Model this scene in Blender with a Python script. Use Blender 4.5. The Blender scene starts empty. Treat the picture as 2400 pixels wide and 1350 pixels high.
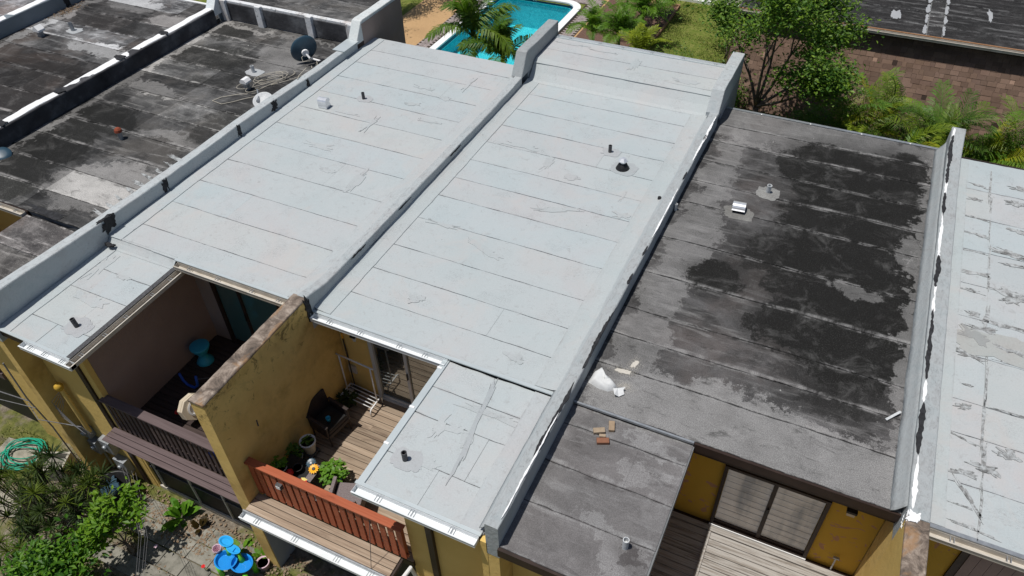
import bpy, math, random
import numpy as np
from mathutils import Vector, Matrix, Euler
R = math.radians
rnd = random.Random(7)
SC = bpy.context.scene
COL = SC.collection

# ------------------------------------------------------------------ camera, sky, sun, exposure
cd = bpy.data.cameras.new('camera'); cam = bpy.data.objects.new('camera', cd); COL.objects.link(cam)
cam.location = (8.0346, -7.6090, 10.0387)
cam.rotation_euler = (R(47.1538), R(1.39628), R(25.30583))
cd.sensor_width = 36; cd.lens = 36 * 1782.8 / 2400; cd.clip_start = 0.1; cd.clip_end = 600
SC.camera = cam
SUN = Vector((-0.215, -0.185, 1.0)).normalized()          # towards the sun
w = bpy.data.worlds.new('World'); SC.world = w; w.use_nodes = True
nt = w.node_tree; bg = nt.nodes['Background']
sky = nt.nodes.new('ShaderNodeTexSky'); sky.sky_type = 'NISHITA'; sky.sun_disc = False
sky.sun_elevation = math.asin(SUN.z); sky.sun_rotation = math.atan2(SUN.x, SUN.y)
sky.air_density = 1.0; sky.dust_density = 1.2
nt.links.new(sky.outputs[0], bg.inputs[0]); bg.inputs[1].default_value = 0.062
sd = bpy.data.lights.new('sun', 'SUN'); sun = bpy.data.objects.new('sun', sd); COL.objects.link(sun)
sd.energy = 4.0; sd.angle = R(0.53); sd.color = (1.0, 0.965, 0.91)
sun.rotation_euler = SUN.to_track_quat('Z', 'Y').to_euler(); sun.location = (0, 0, 30)
SC.view_settings.view_transform = 'Standard'; SC.view_settings.look = 'None'
SC.view_settings.exposure = 0.0; SC.view_settings.gamma = 1.0; SC.view_settings.use_curve_mapping = False
SC.render.engine = 'CYCLES'

# ------------------------------------------------------------------ objects and hierarchy
WM = {}
def reg(o, world): WM[o.name] = world
def attach(o, parent, world=None):
    world = world or Matrix.Identity(4)
    if parent is not None:
        o.parent = parent; o.matrix_parent_inverse = WM[parent.name].inverted()
    o.matrix_basis = world; reg(o, world); return o
def tag(o, label=None, cat=None, group=None, kind=None):
    if label: o['label'] = label
    if cat: o['category'] = cat
    if group: o['group'] = group
    if kind: o['kind'] = kind
    return o
def thing(name, label, cat, loc=(0, 0, 0), rz=0.0, group=None):
    o = bpy.data.objects.new(name, None); COL.objects.link(o); o.empty_display_size = .2
    return tag(attach(o, None, Matrix.Translation(loc) @ Matrix.Rotation(rz, 4, 'Z')), label, cat, group)
def link(name, me, parent=None, world=None, color=None):
    o = bpy.data.objects.new(name, me); COL.objects.link(o)
    attach(o, parent, world)
    if color is not None: o.color = (*color[:3], 1)
    return o
def meshdata(name, V, F, mat, smooth=False):
    me = bpy.data.meshes.new(name); me.from_pydata([tuple(v) for v in V], [], [tuple(f) for f in F]); me.update()
    if mat is not None: me.materials.append(mat)
    if smooth: me.polygons.foreach_set('use_smooth', [True] * len(me.polygons))
    return me
class MB:
    def __init__(s): s.V = []; s.F = []
    def add(s, V, F):
        n = len(s.V); s.V += [tuple(v) for v in V]; s.F += [tuple(i + n for i in f) for f in F]; return s
    def box(s, x0, x1, y0, y1, z0, z1, M=None):
        V = [Vector((x, y, z)) for x in (x0, x1) for y in (y0, y1) for z in (z0, z1)]
        if M is not None: V = [M @ v for v in V]
        return s.add(V, [(0, 1, 3, 2), (4, 6, 7, 5), (0, 4, 5, 1), (2, 3, 7, 6), (0, 2, 6, 4), (1, 5, 7, 3)])
    def tube(s, pts, r, n=8, cap=True):
        pts = [Vector(p) for p in pts]; rr = r if hasattr(r, '__len__') else [r] * len(pts)
        V = []; F = []
        up = Vector((0, 0, 1)); prev = None
        for i, p in enumerate(pts):
            t = (pts[min(i + 1, len(pts) - 1)] - pts[max(i - 1, 0)])
            if t.length < 1e-9: t = Vector((0, 0, 1))
            t.normalize()
            if prev is None:
                a = t.cross(up)
                if a.length < 1e-3: a = t.cross(Vector((1, 0, 0)))
            else: a = prev - t * prev.dot(t)
            if a.length < 1e-6: a = t.orthogonal()
            a.normalize(); b = t.cross(a); prev = a
            for k in range(n):
                an = 2 * math.pi * k / n
                V.append(p + (a * math.cos(an) + b * math.sin(an)) * rr[i])
        for i in range(len(pts) - 1):
            for k in range(n):
                F.append((i * n + k, i * n + (k + 1) % n, (i + 1) * n + (k + 1) % n, (i + 1) * n + k))
        if cap: F.append(tuple(reversed(range(n)))); F.append(tuple((len(pts) - 1) * n + k for k in range(n)))
        return s.add(V, F)
    def lathe(s, prof, c=(0, 0, 0), n=20, M=None, closed_top=True):
        V = []; F = []
        for (r, z) in prof:
            for k in range(n):
                a = 2 * math.pi * k / n; v = Vector((r * math.cos(a), r * math.sin(a), z))
                if M is not None: v = M @ v
                V.append(v + Vector(c))
        m = len(prof)
        for i in range(m - 1):
            for k in range(n): F.append((i * n + k, i * n + (k + 1) % n, (i + 1) * n + (k + 1) % n, (i + 1) * n + k))
        F.append(tuple(reversed(range(n))))
        if closed_top: F.append(tuple((m - 1) * n + k for k in range(n)))
        return s.add(V, F)
    def prism(s, poly, z0, z1, M=None):
        n = len(poly); V = [Vector((x, y, z)) for z in (z0, z1) for (x, y) in poly]
        if M is not None: V = [M @ v for v in V]
        F = [tuple(reversed(range(n))), tuple(range(n, 2 * n))] + [(k, (k + 1) % n, n + (k + 1) % n, n + k) for k in range(n)]
        return s.add(V, F)
    def build(s, name, mat, parent=None, smooth=False, color=None, world=None, bevel=0):
        o = link(name, meshdata(name, s.V, s.F, mat, smooth), parent, world, color)
        if bevel:
            m = o.modifiers.new('bevel', 'BEVEL'); m.width = bevel; m.segments = 2; m.limit_method = 'ANGLE'
        return o
def BX(name, mat, parent, x0, x1, y0, y1, z0, z1, color=None, bevel=0):
    return MB().box(x0, x1, y0, y1, z0, z1).build(name, mat, parent, color=color, bevel=bevel)

# smooth 1-D / 2-D value noise for wobbling edges
def vn(x, seed=0):
    i = math.floor(x); f = x - i; f = f * f * (3 - 2 * f)
    h = lambda k: random.Random(k * 7919 + seed * 104729).random() * 2 - 1
    return h(i) * (1 - f) + h(i + 1) * f
def wob(x, seed, amp, fr=1.0):
    return amp * (vn(x * fr, seed) * .6 + vn(x * fr * 3.1, seed + 1) * .3 + vn(x * fr * 9, seed + 2) * .22)

# ------------------------------------------------------------------ material helpers
class NT:
    def __init__(s, name):
        s.m = bpy.data.materials.new(name); s.m.use_nodes = True; s.t = s.m.node_tree
        s.t.nodes.clear(); s.out = s.n('ShaderNodeOutputMaterial'); s.p = s.n('ShaderNodeBsdfPrincipled')
        s.t.links.new(s.p.outputs[0], s.out.inputs[0]); s.geo = s.n('ShaderNodeNewGeometry'); s.pos = s.geo.outputs['Position']
    def n(s, t, **k):
        nd = s.t.nodes.new(t)
        for a, b in k.items(): setattr(nd, a, b)
        return nd
    def set(s, sock, v):
        if isinstance(v, bpy.types.NodeSocket): s.t.links.new(v, sock)
        elif isinstance(v, (tuple, list)):
            sock.default_value = (*v[:3], 1) if len(sock.default_value) == 4 else v[:3]
        else: sock.default_value = v
    def vscale(s, sc, rot=(0, 0, 0), loc=(0, 0, 0), vec=None):
        m = s.n('ShaderNodeMapping'); s.set(m.inputs[0], vec or s.pos); m.inputs['Scale'].default_value = sc
        m.inputs['Rotation'].default_value = rot; m.inputs['Location'].default_value = loc; return m.outputs[0]
    def noise(s, scale=1, detail=5, rough=.55, dist=0, vec=None, out=0):
        n = s.n('ShaderNodeTexNoise'); s.set(n.inputs['Vector'], vec or s.pos); n.inputs['Scale'].default_value = scale
        n.inputs['Detail'].default_value = detail; n.inputs['Roughness'].default_value = rough; n.inputs['Distortion'].default_value = dist
        return n.outputs[out]
    def vor(s, scale=1, vec=None, feature='F1', out='Distance'):
        n = s.n('ShaderNodeTexVoronoi'); n.feature = feature; s.set(n.inputs['Vector'], vec or s.pos); n.inputs['Scale'].default_value = scale
        return n.outputs[out]
    def mr(s, v, a, b, c=0., d=1., smooth=True):
        n = s.n('ShaderNodeMapRange'); n.interpolation_type = 'SMOOTHSTEP' if smooth else 'LINEAR'
        s.set(n.inputs[0], v)
        for i, k in enumerate((a, b, c, d)): n.inputs[1 + i].default_value = k
        return n.outputs[0]
    def math(s, op, a, b=0., c=0.):
        n = s.n('ShaderNodeMath', operation=op); s.set(n.inputs[0], a); s.set(n.inputs[1], b)
        if op == 'MULTIPLY_ADD': s.set(n.inputs[2], c)
        return n.outputs[0]
    def mix(s, f, a, b, blend='MIX'):
        n = s.n('ShaderNodeMix', data_type='RGBA', blend_type=blend); s.set(n.inputs[0], f); s.set(n.inputs[6], a); s.set(n.inputs[7], b)
        return n.outputs[2]
    def ramp(s, v, cols, pos=None):
        n = s.n('ShaderNodeValToRGB'); s.set(n.inputs[0], v); r = n.color_ramp
        pos = pos or [.3 + .4 * i / (len(cols) - 1) for i in range(len(cols))]
        while len(r.elements) < len(cols): r.elements.new(.5)
        for e, c, p in zip(r.elements, cols, pos): e.position = p; e.color = (*c, 1)
        return n.outputs[0]
    def objcol(s): return s.n('ShaderNodeObjectInfo').outputs['Color']
    def objrnd(s): return s.n('ShaderNodeObjectInfo').outputs['Random']
    def sep(s, i): return s._sep().outputs[i]
    def _sep(s):
        if not hasattr(s, 'sp'): s.sp = s.n('ShaderNodeSeparateXYZ'); s.set(s.sp.inputs[0], s.pos)
        return s.sp
    def bump(s, h, strength=.3, dist=.01):
        n = s.n('ShaderNodeBump'); s.set(n.inputs['Height'], h); n.inputs['Strength'].default_value = strength; n.inputs['Distance'].default_value = dist
        s.t.links.new(n.outputs[0], s.p.inputs['Normal'])
    def fin(s, col, rough=.8, metallic=0., spec=.3):
        s.set(s.p.inputs['Base Color'], col); s.set(s.p.inputs['Roughness'], rough); s.set(s.p.inputs['Metallic'], metallic)
        s.set(s.p.inputs['Specular IOR Level'], spec); return s.m
    def blob(s, vec, cx, cy, rx, ry, rot=0., soft=.35):
        # soft-edged stain: 1 inside
        d = s.n('ShaderNodeMapping'); s.set(d.inputs[0], vec); d.vector_type = 'TEXTURE'
        d.inputs['Location'].default_value = (cx, cy, 0); d.inputs['Rotation'].default_value = (0, 0, rot); d.inputs['Scale'].default_value = (rx, ry, 1e3)
        L = s.n('ShaderNodeVectorMath', operation='LENGTH'); s.set(L.inputs[0], d.outputs[0])
        return s.mr(L.outputs['Value'], 1 + soft, 1 - soft)
    def warp(s, amp, scale, detail=4, rough=.5):
        n = s.n('ShaderNodeTexNoise'); s.set(n.inputs['Vector'], s.pos); n.inputs['Scale'].default_value = scale; n.inputs['Detail'].default_value = detail; n.inputs['Roughness'].default_value = rough
        a = s.n('ShaderNodeVectorMath', operation='SUBTRACT'); s.set(a.inputs[0], n.outputs[1]); a.inputs[1].default_value = (.5, .5, .5)
        b = s.n('ShaderNodeVectorMath', operation='MULTIPLY_ADD'); s.set(b.inputs[0], a.outputs[0]); b.inputs[1].default_value = (amp, amp, amp); s.set(b.inputs[2], s.pos)
        return b.outputs[0]

def simple(name, cols, scale=2, rough=.8, bump=.15, bscale=60, stretch=(1, 1, 1), objcol=False, metallic=0., spec=.3, detail=6, bdist=.006, pos=None):
    t = NT(name); v = t.vscale(stretch)
    c = t.ramp(t.noise(scale, detail, .6, 0, v), cols, pos)
    if objcol: c = t.mix(1., c, t.objcol(), 'MULTIPLY')
    if bump: t.bump(t.noise(bscale, 4, .6, 0, v), bump, bdist)
    return t.fin(c, rough, metallic, spec)

MT = {}
def roof_silver():
    t = NT('silver_roof_coating')
    wp = t.warp(.5, .8)
    c = t.ramp(t.noise(.55, 6, .6, .3, wp), [(.412, .460, .470), (.438, .472, .480), (.445, .450, .455)], [.34, .52, .68])
    c = t.mix(t.mr(t.noise(2.3, 8, .7, .5), .56, .72, 0, .5), c, (.375, .39, .395))
    c = t.mix(t.mr(t.noise(5, 8, .78, 1.5), .555, .66, 0, .6), c, (.31, .312, .312))      # rubbed patches
    c = t.mix(t.mr(t.noise(42, 4, .7), .3, .75, .22, 0), c, (.22, .23, .235))            # fine grain
    ed = t.n('ShaderNodeAttribute', attribute_name='edge').outputs['Fac']
    ef = t.math('MULTIPLY', t.mr(t.math('ADD', ed, t.math('MULTIPLY', t.math('SUBTRACT', t.noise(9, 6, .75), .5), 1.5)), .62, 1.1), t.mr(t.noise(1.1, 5, .7, 0, t.vscale((1, 1.5, 1), (0, 0, 0), (2, 7, 0))), .46, .66, .0, .75))
    c = t.mix(ef, c, (.29, .295, .30))
    c = t.mix(t.math('MULTIPLY', t.mr(ed, .86, 1.0), t.mr(t.noise(14, 5, .7), .50, .66, .0, .7)), c, (.20, .20, .205))
    # scuffs: thin wandering streaks
    sc = t.noise(7, 3, .5, 3.0, t.vscale((1, 2.6, 1), (0, 0, .5)))
    band = t.mr(t.math('ABSOLUTE', t.math('SUBTRACT', sc, .5)), .004, .011, 1, 0)
    gate = t.mr(t.noise(1.6, 3, .5, 0, t.vscale((1, 1, 1), (0, 0, 0), (9, 3, 0))), .54, .64)
    c = t.mix(t.math('MULTIPLY', t.math('MULTIPLY', band, gate), .8), c, (.16, .165, .17))
    c = t.mix(t.mr(t.noise(11, 7, .8, 1.2), .60, .68, 0, .6), c, (.24, .242, .245))
    c = t.mix(t.mr(t.noise(.75, 6, .7, .6, t.vscale((1, 1, 1), (0, 0, 0), (11, 4, 2))), .5, .68, 0, .55), c, (.44, .428, .42))
    # small dark specks
    sp = t.mr(t.vor(2.2), .022, .035, 1, 0); sg = t.mr(t.noise(.9, 2), .45, .55)
    c = t.mix(t.math('MULTIPLY', t.math('MULTIPLY', sp, sg), .7), c, (.1, .1, .1))
    c = t.mix(1., c, t.objcol(), 'MULTIPLY')
    t.bump(t.math('ADD', t.noise(1.7, 5, .6), t.math('MULTIPLY', t.noise(90, 3, .6), .12)), .35, .03)
    return t.fin(c, .62, 0, .35)
def parapet_coat():
    t = NT('parapet_coating')
    n1 = t.noise(2.2, 8, .7, .4)
    c = t.ramp(n1, [(.38, .425, .44), (.44, .47, .48), (.39, .40, .405)], [.3, .5, .72])
    up = t.n('ShaderNodeSeparateXYZ'); t.set(up.inputs[0], t.geo.outputs['Normal'])
    g = t.math('MULTIPLY', t.mr(up.outputs[2], .5, .9), t.mr(t.noise(11, 9, .8, .8, t.vscale((1.6, .7, 1))), .46, .70))
    c = t.mix(t.math('MULTIPLY', g, .62), c, (.19, .185, .185))
    c = t.mix(t.mr(t.noise(16, 6, .7, 1.), .60, .70, 0, .6), c, (.17, .17, .18))
    c = t.mix(1., c, t.objcol(), 'MULTIPLY')
    t.bump(t.noise(14, 6, .65), .5, .03); return t.fin(c, .75)
def roof_dark(name, blobs, base, light, dark, brown=None, seams=()):
    """weathered black roofing with pale worn zones; blobs = (kind, cx, cy, rx, ry, rot)"""
    t = NT(name); wp = t.warp(1.9, 1.3, 10, .74)
    m = t.noise(.8, 9, .68, .6)
    c = t.ramp(m, base, [.32, .46, .58, .72])
    if brown is not None: c = t.mix(t.mr(t.noise(.5, 5, .6, 0, t.vscale((1, 1, 1), (0, 0, 0), (5, 2, 1))), .5, .66, 0, .6), c, brown)
    # streaks that run across the unit
    c = t.mix(t.mr(t.noise(2.2, 7, .7, .4, t.vscale((.35, 2.4, 1))), .5, .72, 0, .55), c, light)
    grain = t.math('MULTIPLY', t.math('SUBTRACT', t.math('ADD', t.noise(38, 4, .85), t.noise(9, 5, .8)), 1.0), .85)
    for (k, cx, cy, rx, ry, rot, st) in blobs:
        b = t.mr(t.math('ADD', t.blob(wp, cx, cy, rx, ry, rot, .42), grain), .42, .62)
        if k == 'd': c = t.mix(t.math('MULTIPLY', t.blob(t.warp(.6, .9, 4), cx, cy, rx * 1.15, ry * 1.12, rot, .55), min(.66, st * .58)), c, dark)
        f = t.math('MULTIPLY', b, t.mr(t.noise(2.4, 6, .7), .2, .62, min(st * .6, 1), min(st, 1)))
        c = t.mix(f, c, dark if k == 'd' else light)
    for i, (sy, kk) in enumerate(seams):
        yy = t.math('ADD', t.sep(1), t.math('MULTIPLY', t.math('SUBTRACT', t.noise(3.5, 3), .5), .10))
        band = t.math('MULTIPLY', t.mr(t.math('ABSOLUTE', t.math('SUBTRACT', yy, sy + (.035 if kk == 'l' else -.03))), .015, .075, 1, 0), t.mr(t.noise(1.5, 5, .7, 0, t.vscale((1, .2, 1), (0, 0, 0), (i * 3.1, i, 0))), .44, .62, 0, .75))
        c = t.mix(band, c, light if kk == 'l' else dark)
    ed = t.n('ShaderNodeAttribute', attribute_name='edge').outputs['Fac']
    c = t.mix(t.math('MULTIPLY', t.mr(ed, .25, 1.0), t.mr(t.noise(2.6, 7, .75, .4), .47, .60, 0, .7)), c, light)
    c = t.mix(t.math('MULTIPLY', t.mr(ed, .75, 1.0), t.mr(t.noise(4.5, 6, .7, 0, t.vscale((1, 1, 1), (0, 0, 0), (3, 9, 0))), .42, .55, .1, .8)), c, dark)
    c = t.mix(t.mr(t.noise(3.3, 9, .8, .8, t.vscale((.5, 1.5, 1))), .52, .70, 0, .6), c, dark)
    c = t.mix(t.mr(t.noise(60, 4, .8), .38, .62, .5, 0), c, dark)
    c = t.mix(t.mr(t.noise(55, 4, .85), .54, .70, 0, .22), c, (.42, .42, .41))
    c = t.mix(t.mr(t.noise(1.9, 8, .75, .6, t.vscale((1, 1, 1), (0, 0, 0), (7, 13, 5))), .5, .75, 0, .2), c, light)
    sp = t.mr(t.vor(1.7), .016, .03, 1, 0); c = t.mix(t.math('MULTIPLY', sp, .8), c, (.5, .5, .48))
    c = t.mix(1., c, t.objcol(), 'MULTIPLY')
    t.bump(t.math('ADD', t.noise(2.4, 6, .65), t.math('MULTIPLY', t.noise(110, 3), .25)), .4, .03)
    return t.fin(c, .85, 0, .2)
def stucco(name, cols, grime=None, ztop=0., rough=.9, gscale=4., spots=None):
    t = NT(name); c = t.ramp(t.noise(.9, 6, .6), cols)
    if grime is not None:
        near = t.mr(t.sep(2), ztop - 1.7, ztop - .02, 0, 1, False)
        th = t.noise(gscale, 9, .78, .5)
        f = t.mr(t.math('ADD', th, t.math('MULTIPLY', near, .18)), .67, .79)
        c = t.mix(t.math('MULTIPLY', f, .72), c, grime)
        c = t.mix(t.mr(t.noise(1.7, 7, .75, .5), .5, .7, 0, .3), c, (.20, .14, .05))
        c = t.mix(t.mr(t.noise(.8, 4, .6, .5), .5, .7, 0, .35), c, (.25, .13, .05))
    if spots is not None:
        c = t.mix(t.mr(t.noise(2.6, 2, .5, 2.2, t.vscale((1, 1, 1), (0, .4, .3))), .63, .645, 0, .8), c, spots)
    t.bump(t.math('ADD', t.noise(9, 4, .6), t.math('MULTIPLY', t.noise(70, 4, .7), .35)), .45, .02)
    return t.fin(c, rough, 0, .15)
def wood(name, cols, scale=3., axis='x', paint=None, rough=.8, rnd_amt=.35):
    t = NT(name); st = (.35, 9, 9) if axis == 'x' else (9, .35, 9)
    off = t.n('ShaderNodeVectorMath', operation='ADD'); t.set(off.inputs[0], t.pos)
    cb = t.n('ShaderNodeCombineXYZ'); t.set(cb.inputs[0], t.math('MULTIPLY', t.objrnd(), 40.)); t.set(off.inputs[1], cb.outputs[0])
    v = t.vscale(st, vec=off.outputs[0])
    c = t.ramp(t.noise(scale, 8, .7, .6, v), cols)
    c = t.mix(t.mr(t.noise(2.1, 6, .7, .3, t.vscale((.6, 2.2, 2.2), vec=off.outputs[0])), .55, .72, 0, .5), c, tuple(k * .45 for k in cols[0]))
    c = t.mix(1., c, t.ramp(t.objrnd(), [(1 - rnd_amt,) * 3, (1, 1, 1)], [0, 1]), 'MULTIPLY')
    if paint is not None: c = t.mix(t.mr(t.noise(3.2, 8, .75, .7, v), .42, .55, 0, .85), c, paint)
    t.bump(t.noise(scale * 3, 5, .6, 0, v), .35, .008); return t.fin(c, rough, 0, .25)

def build_materials():
    M = MT
    M['silver'] = roof_silver(); M['coat'] = parapet_coat()
    t = NT('worn_patchy_coating'); f = t.mr(t.noise(7, 9, .8, .5), .40, .60); c = t.mix(f, t.mix(t.mr(t.noise(3, 5, .7), .4, .6), (.09, .09, .088), (.24, .24, .238)), (.41, .43, .435)); t.bump(t.noise(20, 4), .4, .01); M['worn'] = t.fin(c, .85)
    M['under'] = simple('old_roof_felt', [(.12, .125, .13), (.2, .205, .21)], 6, .9)
    gr = [(.014, .014, .015), (.042, .042, .043), (.115, .114, .114), (.25, .248, .248)]
    M['dark4'] = roof_dark('blackened_roof', [
        ('l', 5.9, 3.0, .45, 7.2, 0, .45), ('l', 8.1, .35, 2.8, .95, .0, .8), ('l', 7.2, 9.9, 3.2, .8, .05, .45),
        ('d', 9.0, 6.4, 1.5, 2.9, .1, 1.25), ('d', 8.5, 4.7, 1.0, 1.3, .2, 1.0), ('d', 8.3, 8.6, 1.3, 1.0, .1, 1.2), ('d', 9.7, 9.0, .6, 1.0, .1, 1.15), ('d', 9.35, 3.5, 1.05, 1.5, .0, 1.25),
        ('d', 8.3, 3.2, .8, .7, .2, 1.1), ('d', 6.75, 4.0, .62, .42, 0, 1.0), ('d', 7.6, 5.1, .7, .5, .3, .7), ('d', 9.4, 1.9, .75, .45, .2, .6),
        ('l', 9.2, 4.6, .4, .22, .2, .4), ('l', 9.95, 6.3, .22, .6, .2, .45), ('l', 6.3, 9.0, .9, .12, -.1, .6), ('l', 10.25, 4.5, .16, 5.5, 0, .5)],
        [(.026, .025, .025), (.062, .060, .060), (.118, .115, .116), (.21, .205, .207)], (.34, .335, .33), (.008, .0078, .007), (.125, .108, .102), [(.98, 'l'), (1.77, 'l'), (2.5, 'd'), (3.58, 'l'), (4.78, 'd'), (6.14, 'd'), (7.0, 'l'), (7.9, 'd'), (8.8, 'l'), (9.6, 'l')])
    M['wing4'] = roof_dark('grey_roof_felt', [('l', 7.0, -2.35, .9, .25, -.3, .5), ('l', 6.8, -.9, .3, .2, 0, .5), ('l', 6.9, -.35, .7, .12, -.2, .6), ('d', 7.1, -2.25, .35, .14, -.5, .9)],
        [(.10, .096, .096), (.14, .135, .135), (.18, .173, .173), (.24, .235, .235)], (.33, .33, .33), (.06, .055, .055), None, [(-2.0, 'l'), (-1.22, 'd'), (-1.2, 'l'), (-.45, 'l')])
    M['dark1'] = roof_dark('mottled_roof_a', [
        ('l', -6.9, 1.4, 1.5, 1.0, .1, .8), ('l', -9.3, 5.4, 1.0, .35, -.1, .85), ('l', -7.0, 3.7, 1.2, .3, 0, .5), ('l', -7.2, 8.3, .8, 1.2, .3, .45),
        ('d', -9.6, 2.2, 1.1, .8, 0, .95), ('d', -9.4, 3.6, 1.2, .6, 0, .9), ('d', -9.2, 7.6, 1.4, .7, .1, .8), ('d', -9.7, 9.2, .8, .5, 0, .8),
        ('d', -9.6, .7, 1.3, .9, 0, .95), ('d', -6.3, 4.6, .5, .9, 0, .6), ('d', -8.0, 6.4, .8, .3, .2, .6), ('l', -10.45, 4, .14, 9, 0, .6), ('l', -8.6, 9.55, 2.4, .12, 0, .6)],
        gr, (.36, .35, .34), (.012, .012, .011), (.12, .11, .10), [(.75, 'l'), (1.6, 'd'), (2.5, 'l'), (3.4, 'l'), (5.2, 'd'), (6.1, 'l'), (7.0, 'd'), (7.9, 'l'), (8.8, 'l')])
    M['dark0'] = roof_dark('mottled_roof_b', [
        ('d', -13.4, 3.4, 2.0, 1.1, 0, .9), ('d', -12.6, 5.0, 1.6, .6, 0, .7), ('l', -12.6, 6.6, 1.5, .35, 0, .9), ('l', -11.8, 8.6, 1.2, .9, 0, .6),
        ('d', -13.4, 8.2, 1.6, .5, 0, .8), ('l', -14.4, 9.6, 1.2, .5, 0, .6), ('l', -15.9, 7, .2, 6, 0, .6)],
        gr, (.38, .38, .38), (.016, .015, .015), (.085, .062, .05), [(1.9, 'd'), (2.9, 'l'), (4.9, 'd'), (5.9, 'd'), (6.8, 'l'), (7.7, 'd'), (8.6, 'l'), (9.5, 'd')])
    M['flat_far'] = roof_dark('black_far_roof', [('l', 13.2, 17.2, .25, .25, 0, .5)],
        [(.012, .011, .011), (.018, .017, .017), (.026, .024, .024), (.045, .043, .043)], (.30, .30, .30), (.010, .010, .010))
    M['yellow'] = stucco('yellow_stucco', [(.64, .435, .145), (.72, .51, .185), (.58, .39, .12)], (.05, .04, .02), .35)
    M['yellow_clean'] = stucco('yellow_stucco_clean', [(.65, .445, .14), (.73, .515, .18)])
    M['ochre'] = stucco('ochre_stucco', [(.50, .31, .045), (.55, .34, .055)], spots=(.40, .21, .15))
    M['mauve'] = stucco('mauve_stucco', [(.27, .215, .195), (.33, .265, .24)])
    M['mauve_dark'] = stucco('dusty_pink_stucco', [(.27, .195, .175), (.32, .24, .215)])
    M['grey_st'] = stucco('grey_stucco', [(.30, .31, .325), (.36, .37, .38)])
    M['bluegrey'] = stucco('blue_grey_stucco', [(.17, .20, .22), (.21, .24, .27)])
    M['white_grime'] = stucco('white_paint_on_masonry', [(.60, .62, .64), (.70, .71, .72)], (.08, .08, .08), .9, gscale=7)
    M['black_grime'] = stucco('blackened_masonry', [(.022, .022, .024), (.06, .06, .065), (.17, .175, .185)], gscale=9)
    t = NT('mouldy_wall_cap'); c = t.ramp(t.noise(3.5, 9, .75, .6), [(.045, .038, .032), (.16, .125, .10), (.30, .245, .20), (.50, .43, .37)], [.33, .47, .58, .72])
    c = t.mix(t.mr(t.noise(1.3, 5, .6, 1.), .52, .62, 0, .7), c, (.30, .17, .08)); t.bump(t.noise(18, 6, .7), .6, .02); M['cap_brown'] = t.fin(c, .85)
    M['gutter'] = simple('white_metal', [(.66, .69, .70), (.74, .76, .77)], 3, .32, .05, 40, spec=.6)
    M['gutter_old'] = simple('cream_metal', [(.42, .38, .32), (.56, .52, .46)], 5, .45, .1, 40)
    M['drip'] = simple('silver_drip_edge', [(.48, .53, .54), (.55, .60, .61)], 3, .35, .05, 30, spec=.5, metallic=.25)
    M['steel'] = simple('dull_metal', [(.28, .30, .32), (.42, .44, .46)], 9, .42, .1, 30, metallic=.55)
    M['bright'] = simple('galvanised_metal', [(.72, .74, .77), (.86, .87, .89)], 9, .22, .05, 30, metallic=.55, spec=.6)
    M['iron'] = simple('dark_pipe', [(.035, .035, .037), (.10, .10, .105)], 30, .6, .3, 60)
    M['pvc'] = simple('grey_white_pipe', [(.42, .44, .45), (.60, .61, .62)], 20, .5, .2, 60)
    M['rust'] = simple('rusty_cap', [(.16, .035, .02), (.28, .07, .03)], 30, .8, .4, 60)
    M['black'] = simple('black_plastic', [(.010, .010, .011), (.02, .02, .021)], 10, .45, .1, 60)
    M['tar'] = simple('black_tar', [(.010, .010, .011), (.035, .036, .04)], 12, .8, .5, 25)
    M['fresh'] = simple('white_patch_paint', [(.76, .77, .78), (.84, .84, .84)], 12, .6, .4, 25)
    M['brown'] = simple('dark_brown_trim', [(.022, .013, .010), (.04, .024, .019)], 4, .5, .1, 40)
    M['screen'] = simple('black_screen_mesh', [(.008, .009, .010), (.016, .018, .019)], 3, .55, .1, 40)
    M['sheet_grey'] = simple('torn_grey_plastic', [(.05, .055, .06), (.11, .115, .12)], 4, .5, .3, 9)
    M['plank3'] = wood('weathered_deck', [(.20, .14, .10), (.36, .275, .20), (.47, .375, .285)], 2)
    M['plank2'] = wood('plum_painted_deck', [(.085, .060, .058), (.125, .092, .092), (.15, .113, .112)], 3, rnd_amt=.12)
    M['plank2_shaded'] = wood('plum_deck_shaded', [(.030, .019, .017), (.055, .038, .034), (.075, .052, .048)], 2, rnd_amt=.2)  # inner deck: copy of the plum planks with the balcony's shade in its colour
    M['plank4'] = wood('whitewashed_deck', [(.20, .17, .145), (.28, .25, .22), (.34, .31, .28)], 1.3, paint=(.41, .39, .365), rnd_amt=.3)
    M['red'] = wood('red_paint', [(.33, .080, .034), (.40, .105, .046), (.43, .125, .06)], 2, rough=.55, rnd_amt=.1)
    M['bal2'] = wood('brown_baluster', [(.08, .058, .054), (.12, .09, .085)], 3)
    M['glass'] = None
    def glassy(name, body, gl, tint, rough=.02):
        t = NT(name); g = t.n('ShaderNodeBsdfGlossy'); g.inputs['Roughness'].default_value = rough; t.set(g.inputs['Color'], tint)
        t.fin(body, .35, 0, .5); mx = t.n('ShaderNodeMixShader'); mx.inputs[0].default_value = gl
        t.t.links.new(t.p.outputs[0], mx.inputs[1]); t.t.links.new(g.outputs[0], mx.inputs[2]); t.t.links.new(mx.outputs[0], t.out.inputs[0]); return t.m
    M['glass'] = glassy('dark_door_glass', (.012, .022, .024), .30, (.9, .95, .95))
    M['glass2'] = glassy('teal_door_glass', (.05, .115, .12), .14, (.8, .9, .9))
    # window 4: pale blind and glass in one colour, darker towards the bottom
    t = NT('glass_and_blind'); v = t.vscale((2.6, 1, .5), (0, .25, 0)); c = t.ramp(t.noise(1., 4, .5, 0, v), [(.22, .235, .26), (.58, .55, .52), (.72, .69, .66)], [.36, .5, .62])
    c = t.mix(t.mr(t.sep(2), -2.75, -2.2, .45, 0), c, (.2, .2, .2))
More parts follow.
